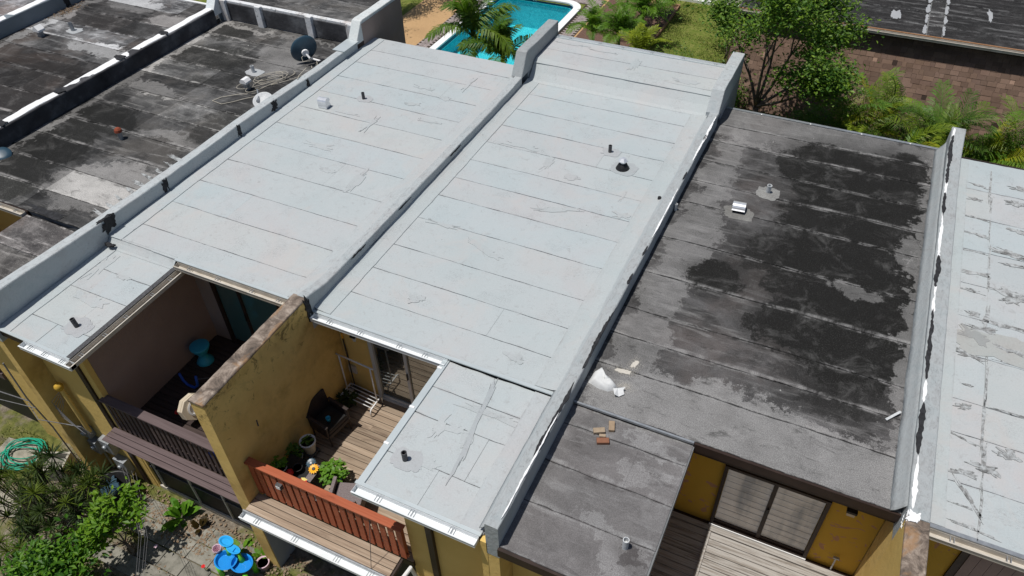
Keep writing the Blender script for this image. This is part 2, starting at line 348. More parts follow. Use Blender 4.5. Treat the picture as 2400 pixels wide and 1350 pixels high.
    g = t.n('ShaderNodeBsdfGlossy'); g.inputs['Roughness'].default_value = .06; t.fin(c, .4); mx = t.n('ShaderNodeMixShader'); mx.inputs[0].default_value = .16
    t.t.links.new(t.p.outputs[0], mx.inputs[1]); t.t.links.new(g.outputs[0], mx.inputs[2]); t.t.links.new(mx.outputs[0], t.out.inputs[0]); M['glass4'] = t.m
    M['alu'] = simple('grey_white_frame', [(.45, .48, .50), (.55, .57, .58)], 4, .4, .05, 40)
    M['white'] = simple('white_paint', [(.72, .72, .72), (.80, .80, .80)], 6, .4, .05, 40)
    M['blind'] = simple('pinkish_blind', [(.22, .16, .145), (.30, .22, .20)], 2, .6, .05, 40)
    M['wicker'] = simple('dark_wicker', [(.020, .014, .012), (.055, .040, .036)], 60, .6, .6, 120)
    M['wicker2'] = simple('grey_brown_wicker', [(.12, .095, .095), (.24, .20, .20)], 50, .7, .7, 120)
    M['cyan'] = simple('turquoise_plastic', [(.03, .30, .44), (.04, .36, .52)], 3, .4, .05, 40)
    M['toyblue'] = simple('bright_blue_plastic', [(.008, .20, .58), (.014, .26, .68)], 3, .3, .05, 40)
    M['toysky'] = simple('light_blue_plastic', [(.02, .33, .72), (.03, .38, .78)], 3, .3, .05, 40)
    M['toygreen'] = simple('lime_plastic', [(.14, .55, .03), (.18, .62, .04)], 3, .35, .05, 40)
    M['toyred'] = simple('red_plastic', [(.55, .02, .02), (.65, .03, .03)], 3, .35, .05, 40)
    M['navy'] = simple('blue_plastic', [(.015, .06, .35), (.02, .09, .45)], 3, .35, .05, 40)
    M['cream'] = simple('cream_plastic', [(.55, .47, .36), (.62, .54, .42)], 3, .45, .05, 40)
    M['pinkpl'] = simple('pale_pink_plastic', [(.62, .42, .50), (.70, .52, .58)], 3, .45, .05, 40)
    M['orange'] = simple('orange_yellow_enamel', [(.80, .34, .01), (.85, .45, .02)], 3, .4, .05, 40)
    M['yel'] = simple('lemon_fabric', [(.75, .60, .16), (.80, .68, .25)], 6, .7, .2, 40)
    M['soil'] = simple('potting_soil', [(.025, .018, .012), (.06, .045, .03)], 20, .95, .5, 40)
    M['concrete'] = simple('mossy_concrete', [(.12, .115, .095), (.22, .21, .18), (.28, .265, .23)], 5, .9, .4, 50, objcol=True)
    M['brick'] = simple('tan_brick', [(.27, .215, .17), (.36, .30, .235)], 14, .9, .4, 60, objcol=True)
    M['sack'] = simple('white_woven_sack', [(.54, .55, .555), (.64, .65, .65)], 6, .75, .8, 9)
    M['sand'] = simple('spilled_white_sand', [(.46, .43, .38), (.56, .53, .47)], 30, .9, .4, 60)
    M['dish'] = simple('navy_dish_paint', [(.022, .055, .085), (.035, .075, .11)], 5, .38, .05, 40, spec=.5)
    M['cable'] = simple('beige_cable', [(.38, .35, .29), (.52, .48, .40)], 20, .6, 0)
    M['wire'] = simple('grey_wire', [(.15, .15, .16), (.25, .25, .26)], 20, .6, 0)
    M['hose'] = simple('green_hose', [(.01, .26, .16), (.02, .34, .22)], 20, .4, 0)
    M['bark'] = simple('grey_bark', [(.07, .055, .042), (.16, .13, .105), (.24, .21, .18)], 6, .95, .6, 30)
    M['palmbark'] = simple('ringed_palm_trunk', [(.13, .12, .10), (.28, .26, .22)], 2, .9, .5, 20, (1, 1, 14))
    M['plank_mulch'] = simple('wood_edging', [(.25, .14, .08), (.36, .21, .13)], 6, .9, .3)
    def leaf(name, a, b, trans=.35, rough=.5, spec=.35):
        t = NT(name); c = t.ramp(t.noise(1.8, 4, .6), [a, b]); c = t.mix(t.mr(t.noise(23, 3, .6), .35, .7, 0, .5), c, tuple(k * .45 for k in a))
        c = t.mix(1., c, t.objcol(), 'MULTIPLY'); t.fin(c, rough, 0, spec)
        tr = t.n('ShaderNodeBsdfTranslucent'); t.set(tr.inputs[0], t.mix(1., c, (1.1, 1.25, .5), 'MULTIPLY'))
        mx = t.n('ShaderNodeMixShader'); mx.inputs[0].default_value = trans
        t.t.links.new(t.p.outputs[0], mx.inputs[1]); t.t.links.new(tr.outputs[0], mx.inputs[2]); t.t.links.new(mx.outputs[0], t.out.inputs[0]); return t.m
    M['leaf'] = leaf('tree_leaf', (.07, .15, .018), (.16, .28, .04))
    M['leafpalm'] = leaf('palm_leaf', (.11, .19, .02), (.22, .30, .04), .35)
    M['leafdark'] = leaf('dark_strap_leaf', (.022, .044, .010), (.055, .088, .018), .2, .6, .2)
    M['leafbright'] = leaf('fresh_leaf', (.09, .22, .012), (.16, .34, .025), .35)
    # water, pool
    t = NT('pool_plaster_light_ripples'); c = t.ramp(t.noise(1.2, 3, .5), [(.035, .42, .49), (.045, .47, .54)])
    rp = t.noise(4.2, 4, .6, 2.6, t.vscale((1, 1, 1), (0, 0, .6))); c = t.mix(t.mr(t.math('ABSOLUTE', t.math('SUBTRACT', rp, .5)), .0, .07, .8, 0), c, (.16, .72, .77))  # pale ripple lines: light rippled by the water, put into the plaster colour
    M['basin'] = t.fin(c, .7)
    t = NT('pool_water'); t.t.nodes.remove(t.p); fr = t.n('ShaderNodeFresnel'); fr.inputs['IOR'].default_value = 1.33
    tr = t.n('ShaderNodeBsdfTransparent'); tr.inputs[0].default_value = (.72, .97, .98, 1); g = t.n('ShaderNodeBsdfGlossy'); g.inputs['Roughness'].default_value = .05
    bp = t.n('ShaderNodeBump'); bp.inputs['Strength'].default_value = .55; bp.inputs['Distance'].default_value = .04; t.set(bp.inputs['Height'], t.noise(5.5, 3, .5, 1.2))
    t.t.links.new(bp.outputs[0], fr.inputs['Normal']); t.t.links.new(bp.outputs[0], g.inputs['Normal'])
    mx = t.n('ShaderNodeMixShader'); t.t.links.new(fr.outputs[0], mx.inputs[0]); t.t.links.new(tr.outputs[0], mx.inputs[1]); t.t.links.new(g.outputs[0], mx.inputs[2]); t.t.links.new(mx.outputs[0], t.out.inputs[0]); M['water'] = t.m
    M['coping'] = simple('white_pool_coping', [(.76, .76, .75), (.82, .82, .81)], 3, .6, .1, 40)
    M['navytile'] = simple('navy_waterline_tile', [(.01, .03, .07), (.02, .05, .11)], 14, .3, .1, 40)
    t = NT('pebble_deck'); c = t.ramp(t.noise(60, 4, .7), [(.22, .12, .05), (.46, .29, .14), (.62, .43, .25)]); c = t.mix(t.mr(t.noise(.8, 4), .45, .7, 0, .35), c, (.32, .20, .10))
    t.bump(t.noise(80, 3), .4, .01); M['pebble'] = t.fin(c, .8)
    M['paver'] = simple('pinkish_paver', [(.22, .18, .17), (.36, .31, .30)], 5, .85, .3, 50, detail=3)
    t = NT('yard_ground'); a = t.ramp(t.noise(7, 8, .7), [(.045, .05, .018), (.12, .13, .035), (.20, .18, .07)]); b = t.ramp(t.noise(9, 8, .7), [(.07, .055, .04), (.19, .16, .125), (.30, .265, .21)])
    c = t.mix(t.mr(t.noise(.9, 5, .6), .44, .56), a, b); lawn = t.ramp(t.noise(5, 8, .75), [(.075, .115, .018), (.14, .17, .035), (.23, .21, .075)])
    c = t.mix(t.mr(t.sep(1), 11.5, 12.2), c, lawn); t.bump(t.noise(30, 6, .7), .6, .04); M['ground'] = t.fin(c, .95, 0, .1)
    M['grassb'] = leaf('grass_blade', (.09, .13, .02), (.18, .2, .05), .3)
    M['litter'] = simple('dry_leaf', [(.09, .055, .035), (.22, .155, .10), (.33, .26, .19)], 30, .9, 0)
    t = NT('mulch'); c = t.ramp(t.noise(22, 6, .7), [(.03, .016, .012), (.13, .075, .055), (.24, .15, .12)]); t.bump(t.noise(25, 5), .6, .03); M['mulch'] = t.fin(c, .95)
    t = NT('brown_shingle'); c = t.ramp(t.noise(1.5, 4, .6), [(.145, .094, .070), (.195, .135, .104)]); c = t.mix(1., c, t.objcol(), 'MULTIPLY'); c = t.mix(t.mr(t.noise(95, 3, .7), .4, .75, 0, .4), c, (.045, .034, .03))
    t.bump(t.noise(120, 2), .4, .01); M['shingle'] = t.fin(c, .9, 0, .15)
    M['shingle_ns'] = M['shingle']
build_materials()

# ------------------------------------------------------------------ shape helpers
GZ = -5.03            # ground level
DZ = -2.75            # balcony deck level
def sheet(parent, x0, x1, y0, y1, z, mat, color=(1, 1, 1), seed=0, amp=.014, name='roofing_sheet', axis='x', step=.09, zf=None, thick=.02, gap=.004, e0=None, e1=None):
    """one roll of roofing: thin slab with ragged long edges"""
    n = max(3, int(((x1 - x0) if axis == 'x' else (y1 - y0)) / step)); V = []; F = []
    for i in range(n + 1):
        t = i / n
        if axis == 'x':
            x = x0 + (x1 - x0) * t + (0 if 0 < i < n else wob(i, seed + 5, .006))
            ga, gb = [gap + .006 * max(0, vn(x * 2.3, q) + .2) + .004 * abs(vn(x * 15, q + 1)) for q in (seed + 40, seed + 43)] if e0 is not None else (gap, gap)
            a = (x, y0 + ga + wob(x, seed if e0 is None else e0, amp)); b = (x, y1 - gb + wob(x, seed + 9 if e1 is None else e1, amp))
        else:
            y = y0 + (y1 - y0) * t
            a = (x0 + gap + wob(y, seed, amp), y); b = (x1 - gap + wob(y, seed + 9, amp), y)
        m0, m1 = (.30, .70) if axis == 'x' else (.35, .65)
        w_ = (b[1] - a[1]) if axis == 'x' else (b[0] - a[0]); e_ = min(.09 / max(w_, .01), .3)
        for q, t_ in enumerate((0, e_, 1 - e_, 1)):
            p = (a[0] + (b[0] - a[0]) * t_, a[1] + (b[1] - a[1]) * t_); lip = .002 * (q == 0) + (.0015 * vn(i * .35, seed + q))
            V.append((p[0], p[1], (zf(*p) if zf else 0) + z + lip))
        for p in (a, b): V.append((p[0], p[1], (zf(*p) if zf else 0) + z - thick))
    for i in range(n):
        k = 6 * i; fs = [(k + q, k + 6 + q, k + 7 + q, k + 1 + q) for q in range(3)] + [(k, k + 4, k + 10, k + 6), (k + 3, k + 9, k + 11, k + 5)]
        if axis == 'y': fs = [f[::-1] for f in fs]
        F += fs
    me = meshdata(name, V, F, mat, False); at_ = me.attributes.new('edge', 'FLOAT', 'POINT')
    at_.data.foreach_set('value', [1., 0., 0., 1., 1., 1.] * (n + 1))
    return link(name, me, parent, color=color)
def ragged(parent, name, mat, c, u, v, rx, ry, seed=0, th=.005, rough=.3, n=34, color=None, label=None):
    """thin patch with a torn outline lying in the plane u, v"""
    c = Vector(c); u = Vector(u).normalized(); v = Vector(v).normalized(); w_ = u.cross(v).normalized(); P = []
    for k in range(n):
        a = 2 * math.pi * k / n; r = 1 + rough * (vn(k * .45, seed) + .6 * vn(k * 1.7, seed + 3)) * min(1, abs(math.sin(a * .5)) * 3)
        P.append(c + u * (rx * r * math.copysign(abs(math.cos(a)) ** .7, math.cos(a))) + v * (ry * r * math.copysign(abs(math.sin(a)) ** .7, math.sin(a))))
    V = [p + w_ * th for p in P] + [p - w_ * .004 for p in P]
    F = [tuple(range(n))] + [(k, n + k, n + (k + 1) % n, (k + 1) % n) for k in range(n)]
    o = link(name, meshdata(name, V, F, mat), parent, color=color)
    if label: o['label'] = label
    return o
def ribbon(parent, name, mat, y0, y1, xf, zf, wf, seed=0, th=.006, step=.05, side='top', color=None):
    """ragged strip running along y: on top of a wall (side=top) or on its flank (side=flank, x fixed by xf)"""
    n = max(4, int((y1 - y0) / step)); V = []; F = []
    for i in range(n + 1):
        y = y0 + (y1 - y0) * i / n; e = max(0., math.sin(math.pi * i / n)) ** .35
        w0 = wf * e * (1 + .9 * wob(y, seed, 1, 3) + .35 * vn(y * 23, seed)); w1 = wf * e * (1 + .9 * wob(y, seed + 31, 1, 4) + .35 * vn(y * 27, seed + 2)); x = xf(y); z = zf(y)
        if side == 'top': V += [(x - w0, y, z + th), (x + w1, y, z + th), (x + w1, y, z - .006), (x - w0, y, z - .006)]
        else: V += [(x + th, y, z - w0), (x + th, y, z + w1), (x - .006, y, z + w1), (x - .006, y, z - w0)]
    for i in range(n):
        k = 4 * i
        for a in range(4): F.append((k + a, k + (a + 1) % 4, k + 4 + (a + 1) % 4, k + 4 + a))
    F += [(3, 2, 1, 0), (4 * n, 4 * n + 1, 4 * n + 2, 4 * n + 3)]
    me = meshdata(name, V, F, mat)
    return link(name, me, parent, color=color)
def wallstrip(parent, name, mat, x0, x1, ys, ztop, zb, seed=0, jit=.008, color=None, cap=.0):
    """party-wall upstand with uneven rendered edges; ztop(y) gives its height"""
    V = []; F = []; m = 8
    for i, y in enumerate(ys):
        zt = ztop(y) + wob(y, seed, jit * 1.4, 1.6); a = wob(y, seed + 3, jit, 1.7); b = wob(y, seed + 6, jit, 1.7); r = .022
        for p in ((x0 + a, zb), (x0 + a, zt - r), (x0 + a + r * .4, zt - r * .25), (x0 + a + r, zt), (x1 + b - r, zt + wob(y, seed + 8, jit)), (x1 + b - r * .4, zt - r * .25), (x1 + b, zt - r), (x1 + b, zb)):
            V.append((p[0], y, p[1]))
    for i in range(len(ys) - 1):
        for k in range(m): F.append((i * m + k, (i + 1) * m + k, (i + 1) * m + (k + 1) % m, i * m + (k + 1) % m))
    F.append(tuple(range(m))); F.append(tuple(reversed([(len(ys) - 1) * m + k for k in range(m)])))
    return link(name, meshdata(name, V, F, mat), parent, color=color)
def cant(parent, xa, za, xb, zb, y0, y1, seed, color=(1, 1, 1), name='membrane_cant'):
    V = []; F = []; ys = frange(y0, y1, .1)
    for y in ys:
        for q, t_ in enumerate((0, .3, .7, 1)): V.append((xa + (xb - xa) * t_ + wob(y, seed + q, .012, 1.5), y, za + (zb - za) * t_ ** 1.3 + wob(y, seed + 7 + q, .012, 2)))
    for i in range(len(ys) - 1):
        for k in range(3): F.append((i * 4 + k, i * 4 + k + 1, i * 4 + 5 + k, i * 4 + 4 + k) if xb > xa else (i * 4 + 4 + k, i * 4 + 5 + k, i * 4 + k + 1, i * 4 + k))
    o = link(name, meshdata(name, V, F, MT['coat'], True), parent, color=color); m = o.modifiers.new('solid', 'SOLIDIFY'); m.thickness = .012; m.offset = -1; return o
def frange(a, b, s):
    n = max(1, int(round((b - a) / s))); return [a + (b - a) * i / n for i in range(n + 1)]
def interp(pts):
    def f(y):
        if y <= pts[0][0]: return pts[0][1]
        for (a, za), (b, zb) in zip(pts, pts[1:]):
            if y <= b: return za + (zb - za) * (y - a) / (b - a)
        return pts[-1][1]
    return f
def gutter(parent, a, b, at, z, mat, axis='x', out=-1, wd=.11, hh=.085, brackets=6, name='gutter', endcap=True):
    """open box gutter along an eave; out=-1 means it hangs towards -y (or +x when axis=y)"""
    mb = MB(); o0, o1 = (at + out * wd, at) if out < 0 else (at, at + out * wd)
    def bx(u0, u1, v0, v1, z0, z1):
        if axis == 'x': mb.box(u0, u1, v0, v1, z0, z1)
        else: mb.box(v0, v1, u0, u1, z0, z1)
    bx(a, b, o0, o1, z - hh, z - hh + .004)
    f = (o0, o0 + .006) if out < 0 else (o1 - .006, o1); bk = (o1 - .005, o1) if out < 0 else (o0, o0 + .005)
    bx(a, b, *f, z - hh + .004, z); bx(a, b, *bk, z - hh + .004, z + .015)
    lip = (o0 - .012, o0 + .012) if out < 0 else (o1 - .012, o1 + .012); bx(a, b, *lip, z, z + .006)
    if endcap:
        bx(a, a + .004, o0 + .006, o1 - .005, z - hh + .004, z); bx(b - .004, b, o0 + .006, o1 - .005, z - hh + .004, z)
    g = mb.build(name, mat, parent)
    if brackets:
        bm = MB()
        for d in (-.028, .022):
            if axis == 'x': bm.box(d, d + .010, -wd + .006, -.005, -.026, -.012)
            else: bm.box(.005, wd - .006, d, d + .010, -.026, -.012)
        me = meshdata('gutter_bracket', bm.V, bm.F, MT['steel'])
        for k in range(brackets):
            u = a + (b - a) * (k + .5) / brackets + rnd.uniform(-.1, .1)
            link('gutter_bracket', me, g, Matrix.Translation((u, at, z) if axis == 'x' else (at, u, z)))
    return g
def pipe(parent, x, y, z, h=.19, r=.042, tilt=(0, 0), mat='iron', flash=.17, name='vent_pipe', label=None):
    mb = MB(); top = Vector((x + tilt[0], y + tilt[1], z + h)); b = Vector((x, y, z - .01))
    d = (top - b).normalized()
    M = Vector((0, 0, 1)).rotation_difference(d).to_matrix().to_4x4()
    L = (top - b).length
    prof = [(r * 1.05, 0), (r, .02), (r, L - .012), (r * 1.06, L - .01), (r * 1.06, L), (r * .80, L), (r * .78, L - .09)]
    mb.lathe(prof, (0, 0, 0), 18, Matrix.Translation(b) @ M)
    o = mb.build(name, MT[mat], parent)
    if label: o['label'] = label
    if flash:
        ragged(parent, 'pipe_flashing', MT['silver'], (x + .03, y + .01, z + .004), (1, 0, 0), (0, 1, 0), flash * 1.3, flash, int(x * 31) % 97, .005, .16, color=(.90, .87, .88))
    return o

# ------------------------------------------------------------------ ground and pool yard (setting)
def ground():
    px0, px1, py0, py1 = -8.88, -4.95, 15.2, 26.2
    V = []; F = []
    xs = [-150, px0, px1, 150]; ys = [-60, py0, py1, 240]
    for y in ys:
        for x in xs: V.append((x, y, GZ))
    for j in range(3):
        for i in range(3):
            if (i, j) != (1, 1): F.append((j * 4 + i, j * 4 + i + 1, j * 4 + i + 5, j * 4 + i + 4))
    tag(link('ground', meshdata('ground', V, F, MT['ground'])), kind='structure')
    def slab(name, mat, x0, x1, y0, y1, z, hole=None):
        mb = MB()
        if hole:
            hx0, hx1, hy0, hy1 = hole
            for b in ((x0, hx0, y0, y1), (hx1, x1, y0, y1), (hx0, hx1, y0, hy0), (hx0, hx1, hy1, y1)): mb.box(*b, GZ - .05, z)
        else: mb.box(x0, x1, y0, y1, GZ - .05, z)
        return tag(mb.build(name, mat), kind='structure')
    slab('pebble_deck', MT['pebble'], -12.2, -1.3, 13.2, 31, GZ + .012, (-10.0, -3.8, 14.2, 27.4))
    slab('paver_border', MT['soil'], -9.999, -3.801, 14.201, 27.399, GZ + .012, (-9.2, -4.58, 15.0, 26.6))
    # pavers, real blocks, past counting
    mb = MB(); r = random.Random(3)
    for iy in range(int((27.38 - 14.22) / .115)):
        y = 14.22 + iy * .115; off = .11 * (iy % 2)
        for ix in range(int(6.3 / .22) + 1):
            x = -9.98 + ix * .22 - off
            if x < -9.99 or x + .21 > -3.8: continue
            if x + .21 > -9.22 and x < -4.56 and 14.9 < y < 26.62: continue
            mb.box(x, x + .208, y, y + .105, GZ, GZ + .03 + r.uniform(-.003, .004))
    tag(mb.build('paver', MT['paver'], bpy.data.objects['paver_border']), kind='stuff')
    # basin, coping, water
    pool = thing('swimming_pool', 'rectangular turquoise swimming pool with wide white coping and navy tile band', 'swimming pool', (-6.9, 20.7, GZ))
    def rr(x0, x1, y0, y1, rad, n=10):
        P = [(x0, y0), (x1, y0)]
        for k in range(n + 1):
            a = math.pi / 2 * k / n; P.append((x1 - rad + rad * math.cos(a), y1 - rad + rad * math.sin(a)))
        for k in range(n + 1):
            a = math.pi / 2 + math.pi / 2 * k / n; P.append((x0 + rad + rad * math.cos(a), y1 - rad + rad * math.sin(a)))
        return P
    A = rr(-9.2, -4.58, 15.0, 26.6, .85); B = rr(-8.88, -4.92, 15.3, 26.28, .6); n = len(A)
    V = [(x, y, GZ + .10) for x, y in A] + [(x, y, GZ + .10) for x, y in B] + [(x, y, GZ - .02) for x, y in A] + [(x, y, GZ + .03) for x, y in B]
    F = []
    for k in range(n):
        j = (k + 1) % n; F += [(k, j, n + j, n + k), (2 * n + k, 2 * n + j, j, k), (n + k, n + j, 3 * n + j, 3 * n + k)]
    o = link('coping', meshdata('coping', V, F, MT['coping']), pool)
    Bt = rr(-8.885, -4.915, 15.295, 26.285, .6)
    def band(name, mat, z0, z1, P=B):
        V = [(x, y, z1) for x, y in P] + [(x, y, z0) for x, y in P]
        return link(name, meshdata(name, V, [(k, (k + 1) % n, n + (k + 1) % n, n + k) for k in range(n)], mat), pool)
    band('waterline_tile', MT['navytile'], GZ - .14, GZ + .03, B); band('pale_trim_band', MT['coping'], GZ - .17, GZ - .14)
    band('basin_wall', MT['basin'], GZ - 1.5, GZ - .17); link('basin_floor', meshdata('basin_floor', [(x, y, GZ - 1.5) for x, y in B], [tuple(range(n))], MT['basin']), pool)
    link('step_bench', meshdata('step_bench', MB().box(-8.84, -8.1, 15.4, 21.6, GZ - 1.49, GZ - .75).V, MB().box(0, 1, 0, 1, 0, 1).F, MT['basin']), pool)
    dr = MB().lathe([(.11, 0), (.11, .02), (.06, .02)], (-7.0, 25.0, GZ - 1.49), 16); dr.build('floor_drain', MT['navytile'], pool)
    tag(link('water', meshdata('water', [(x, y, GZ - .12) for x, y in B], [tuple(range(n))], MT['water'])), kind='structure')
    for (txt, loc, rot, sz, mat) in (('4 FT', (-9.13, 22.3, GZ + .104), (0, 0, R(90)), .26, 'steel'), ('4 FT', (-7.25, 26.265, GZ - .10), (R(90), 0, 0), .13, 'coping')):
        cu = bpy.data.curves.new('depth_marking', 'FONT'); cu.body = txt; cu.size = sz; cu.extrude = .001; cu.materials.append(MT[mat])
        if rot[0] == 0: loc = (-8.94, 22.0, GZ + .104)
        tmp = bpy.data.objects.new('depth_marking_curve', cu); COL.objects.link(tmp); dg = bpy.context.evaluated_depsgraph_get()
        tm = bpy.data.meshes.new_from_object(tmp.evaluated_get(dg)); bpy.data.objects.remove(tmp)
        o = bpy.data.objects.new('depth_marking', tm); COL.objects.link(o); attach(o, pool, Matrix.Translation(loc) @ Euler(rot).to_matrix().to_4x4())
    # ladder
    ld = thing('pool_ladder', 'steel pool ladder at the far left corner of the pool', 'ladder', (-8.9, 24.6, GZ))
    for y in (24.35, 24.85):
        MB().tube([(-9.35, y, GZ), (-9.35, y, GZ + .5), (-9.25, y, GZ + .68), (-9.05, y, GZ + .74), (-8.82, y, GZ + .66), (-8.74, y, GZ + .45), (-8.74, y, GZ - 1.0)], .02, 8).build('handrail', MT['bright'], ld, True)
    for k in range(3): BX('tread', MT['steel'], ld, -8.78, -8.66, 24.37, 24.83, GZ - .32 - .28 * k, GZ - .29 - .28 * k)
ground()

# ------------------------------------------------------------------ houses
def roof_main(parent, x0, x1, ys, z, mat, cols, seed, laps=None, amp=.014, zf=None, yfar=None):
    base = BX('roof', MT['brown'] if mat is None else MT['under'], parent, x0 - .02, x1 + .02, ys[0] + .03, ys[-1] - .01, z - .22, z - .016)
    r = random.Random(seed)
    for i in range(len(ys) - 1):
        xs = [x0 + .004, x1 - .004]
        if laps: xs = sorted(xs + [l for l in laps[i % len(laps)] if x0 + .3 < l < x1 - .3])
        for a, b in zip(xs, xs[1:]):
            c = r.choice(cols); k = r.uniform(.985, 1.01)
            sheet(base, a, b, ys[i], ys[i + 1], z + r.uniform(-.001, .001), mat, tuple(q * k for q in c), seed * 50 + i * 3 + int(a * 7), amp, gap=.0015, e0=seed * 900 + i, e1=seed * 900 + i + 1)
    return base
def door(parent, name, x0, x1, z0, z1, y, frame, glass, split, fw=.06, label=None, swap=False):
    g = BX(name, glass, parent, x0 + .01, x1 - .01, y - .012, y - .002, z0 + .01, z1 - .01)
    if label: g['label'] = label
    f = MB()
    f.box(x0 - fw, x0, y - .06, y - .004, z0 - .02, z1 + fw); f.box(x1, x1 + fw, y - .06, y - .004, z0 - .02, z1 + fw)
    f.box(x0, x1, y - .06, y - .004, z1, z1 + fw); f.box(x0, x1, y - .075, y - .004, z0 - .03, z0 + .02)
    f.build('frame', frame, g)
    s = MB(); s.box(split - .035, split + .035, y - .05, y - .014, z0 + .02, z1); s.box(split + .035, x1, y - .035, y - .014, z0 + .02, z0 + .09); s.box(x0, split - .035, y - .035, y - .014, z0 + .02, z0 + .09)
    s.build('sash', frame, g); BX('handle', MT['black'], g, split - .012, split + .012, y - .085, y - .052, (z0 + z1) / 2 - .02, (z0 + z1) / 2 + .16)
    return g
def planks(parent, x0, x1, y0, y1, z, wdt, mat, name='plank', gap=.012, seed=1, cut=None):
    r = random.Random(seed); n = int(round((y1 - y0) / wdt)); wdt = (y1 - y0) / n
    for k in range(n):
        a = y0 + k * wdt + gap / 2; b = a + wdt - gap; xs = [x0, x1]
        if cut and k % 3 == 0: xs = [x0, r.uniform(x0 + .8, x1 - .8), x1]
        for p, q in zip(xs, xs[1:]):
            dz = r.uniform(-.002, .002)
            MB().box(p + .002, q - .002, a, b, z - .03, z + dz).build(name, mat, parent, bevel=.004)
def railing(parent, x0, x1, y, z0, z1, capmat, slatmat, slatw, pitch, capw, name='railing', caph=.045, label=None, seed=0, both=False):
    rail = MB().box(x0, x1, y - capw / 2, y + capw / 2, z1 - caph, z1).build(name, capmat, parent, bevel=.006)
    if label: rail['label'] = label
    MB().box(x0, x1, y - .02, y + .02, z0 + .03, z0 + .11).build('bottom_rail', slatmat, rail)
    r = random.Random(seed); me = MB().box(-slatw / 2, slatw / 2, -.011, .011, 0, z1 - caph - z0); me = meshdata('slat', me.V, me.F, slatmat)
    n = int((x1 - x0) / pitch)
    for k in range(n):
        x = x0 + (k + .5) * (x1 - x0) / n
        link('slat', me, rail, Matrix.Translation((x, y - .033, z0 + r.uniform(-.004, .004))) @ Matrix.Rotation(r.uniform(-.008, .008), 4, 'Y'))
    if both:
        for x in (x0 + .1, (x0 + x1) / 2, x1 - .1): BX('post', slatmat, rail, x - .045, x + .045, y - .018, y + .07, z0, z1 - caph - .001)
    return rail

S1 = [(1, 1, 1), (1, 1, 1), (1.02, 1.0, .985), (.98, 1, 1.01), (1.01, .985, .985)]
def townhouse(loc, label, cat='townhouse', group='townhouses of the row'): return thing('townhouse', label, cat, loc, 0, group)

# ---- house 2: pale roof, plum balcony on its right
h2 = townhouse((-2.8, 4, GZ), 'townhouse with pale silver roof, plum-brown balcony and dusty pink balcony wall')
roof_main(h2, -5.3, -.3, [0, .62, 1.5, 2.4, 3.35, 4.3, 5.2, 6.1, 7.0, 7.9, 8.8, 9.6, 10.36], .09, MT['silver'], S1, 21, [[], [], [-3.4], [], [-2.2], [], [], [-3.9], [], [-4.1, -1.7], [], []])
sheet(h2, -5.3, -4.93, .0, 10.3, .104, MT['silver'], (.98, .99, 1), 71, .02, 'flashing_strip', 'y', .12)
sheet(h2, -.60, -.195, .02, 9.5, .108, MT['silver'], (.985, .975, .975), 75, .02, 'flashing_strip', 'y', .12, zf=lambda x, y: .12 * max(0, min(1, (x + .5) / .28)))
roof2w = roof_main(h2, -5.3, -3.42, [-2.80, -2.25, -1.35, -.72, -.14], -.07, MT['silver'], S1, 22, [[-4.3], [-4.0], [-4.5], []])
sheet(h2, -5.3, -4.98, -2.78, -.1, -.058, MT['silver'], (1, 1, 1), 77, .018, 'flashing_strip', 'y', .12)
def ramp_piece(parent, x0, x1, ya, za, yb, zb, mat, color=(1, 1, 1), seed=0, name='flashing_strip', th=.02):
    V = []; F = []; n = max(2, int((x1 - x0) / .12))
    for i in range(n + 1):
        x = x0 + (x1 - x0) * i / n
        for (t) in (0, .2, .6, 1):
            y = ya + (yb - ya) * t; z = za + (zb - za) * (t ** 1.25); V.append((x, y + (wob(x, seed, .012) if t in (0, 1) else 0), z + .004))
    for i in range(n):
        for k in range(3): F.append((i * 4 + k, (i + 1) * 4 + k, (i + 1) * 4 + k + 1, i * 4 + k + 1))
    o = link(name, meshdata(name, V, F, mat, False), parent, color=color); m = o.modifiers.new('solid', 'SOLIDIFY'); m.thickness = th; m.offset = -1; return o
ramp_piece(h2, -5.28, -3.43, -.17, -.066, .05, .10, MT['silver'], (.97, .97, .97), 3)
BX('fascia', MT['brown'], h2, -3.42, -.302, -.02, .03, -.16, .07); BX('fascia', MT['brown'], h2, -5.3, -3.42, -2.80, -2.765, -.28, -.09); BX('fascia', MT['brown'], h2, -3.45, -3.40, -2.76, -.03, -.30, -.09)
BX('drip_edge', MT['drip'], h2, -3.43, -.302, -.035, .02, .075, .098); BX('drip_edge', MT['drip'], h2, -5.29, -3.36, -2.83, -2.77, -.078, -.058)
BX('drip_edge', MT['iron'], h2, -3.45, -3.345, -2.80, -.02, -.062, -.046)
g = gutter(h2, -3.36, -.31, -.036, .045, MT['gutter_old'], 'x', -1, .12, .09, 4)
g = gutter(h2, -2.93, .0, -3.34, -.085, MT['gutter_old'], 'y', 1, .13, .09, 5)
g = gutter(h2, -4.55, -3.21, -2.832, -.09, MT['gutter'], 'x', -1, .12, .09, 3)
pipe(h2, -3.52, 7.06, .09, .19); pipe(h2, -3.908, -2.15, -.07, .20, .045, (-.03, .0), flash=.22)
BX('wall', MT['mauve'], h2, -5.3, -.3, .5, 10.2, GZ, -.14); BX('wing_side_wall', MT['mauve_dark'], h2, -3.96, -3.82, -2.33, .498, GZ, -.16)
BX('wing_front_wall', MT['yellow_clean'], h2, -5.3, -3.825, -2.45, -2.335, GZ, -.29)
BX('corner_trim', MT['brown'], h2, -4.16, -4.02, -2.49, -2.452, GZ + .05, -.3); BX('corner_trim', MT['yellow_clean'], h2, -3.823, -3.74, -2.44, -2.30, GZ, -2.9)
door(h2, 'sliding_door', -3.22, -1.5, DZ + .03, -.72, .5, MT['brown'], MT['glass2'], -2.55, .09, 'teal tinted sliding door behind the balcony')
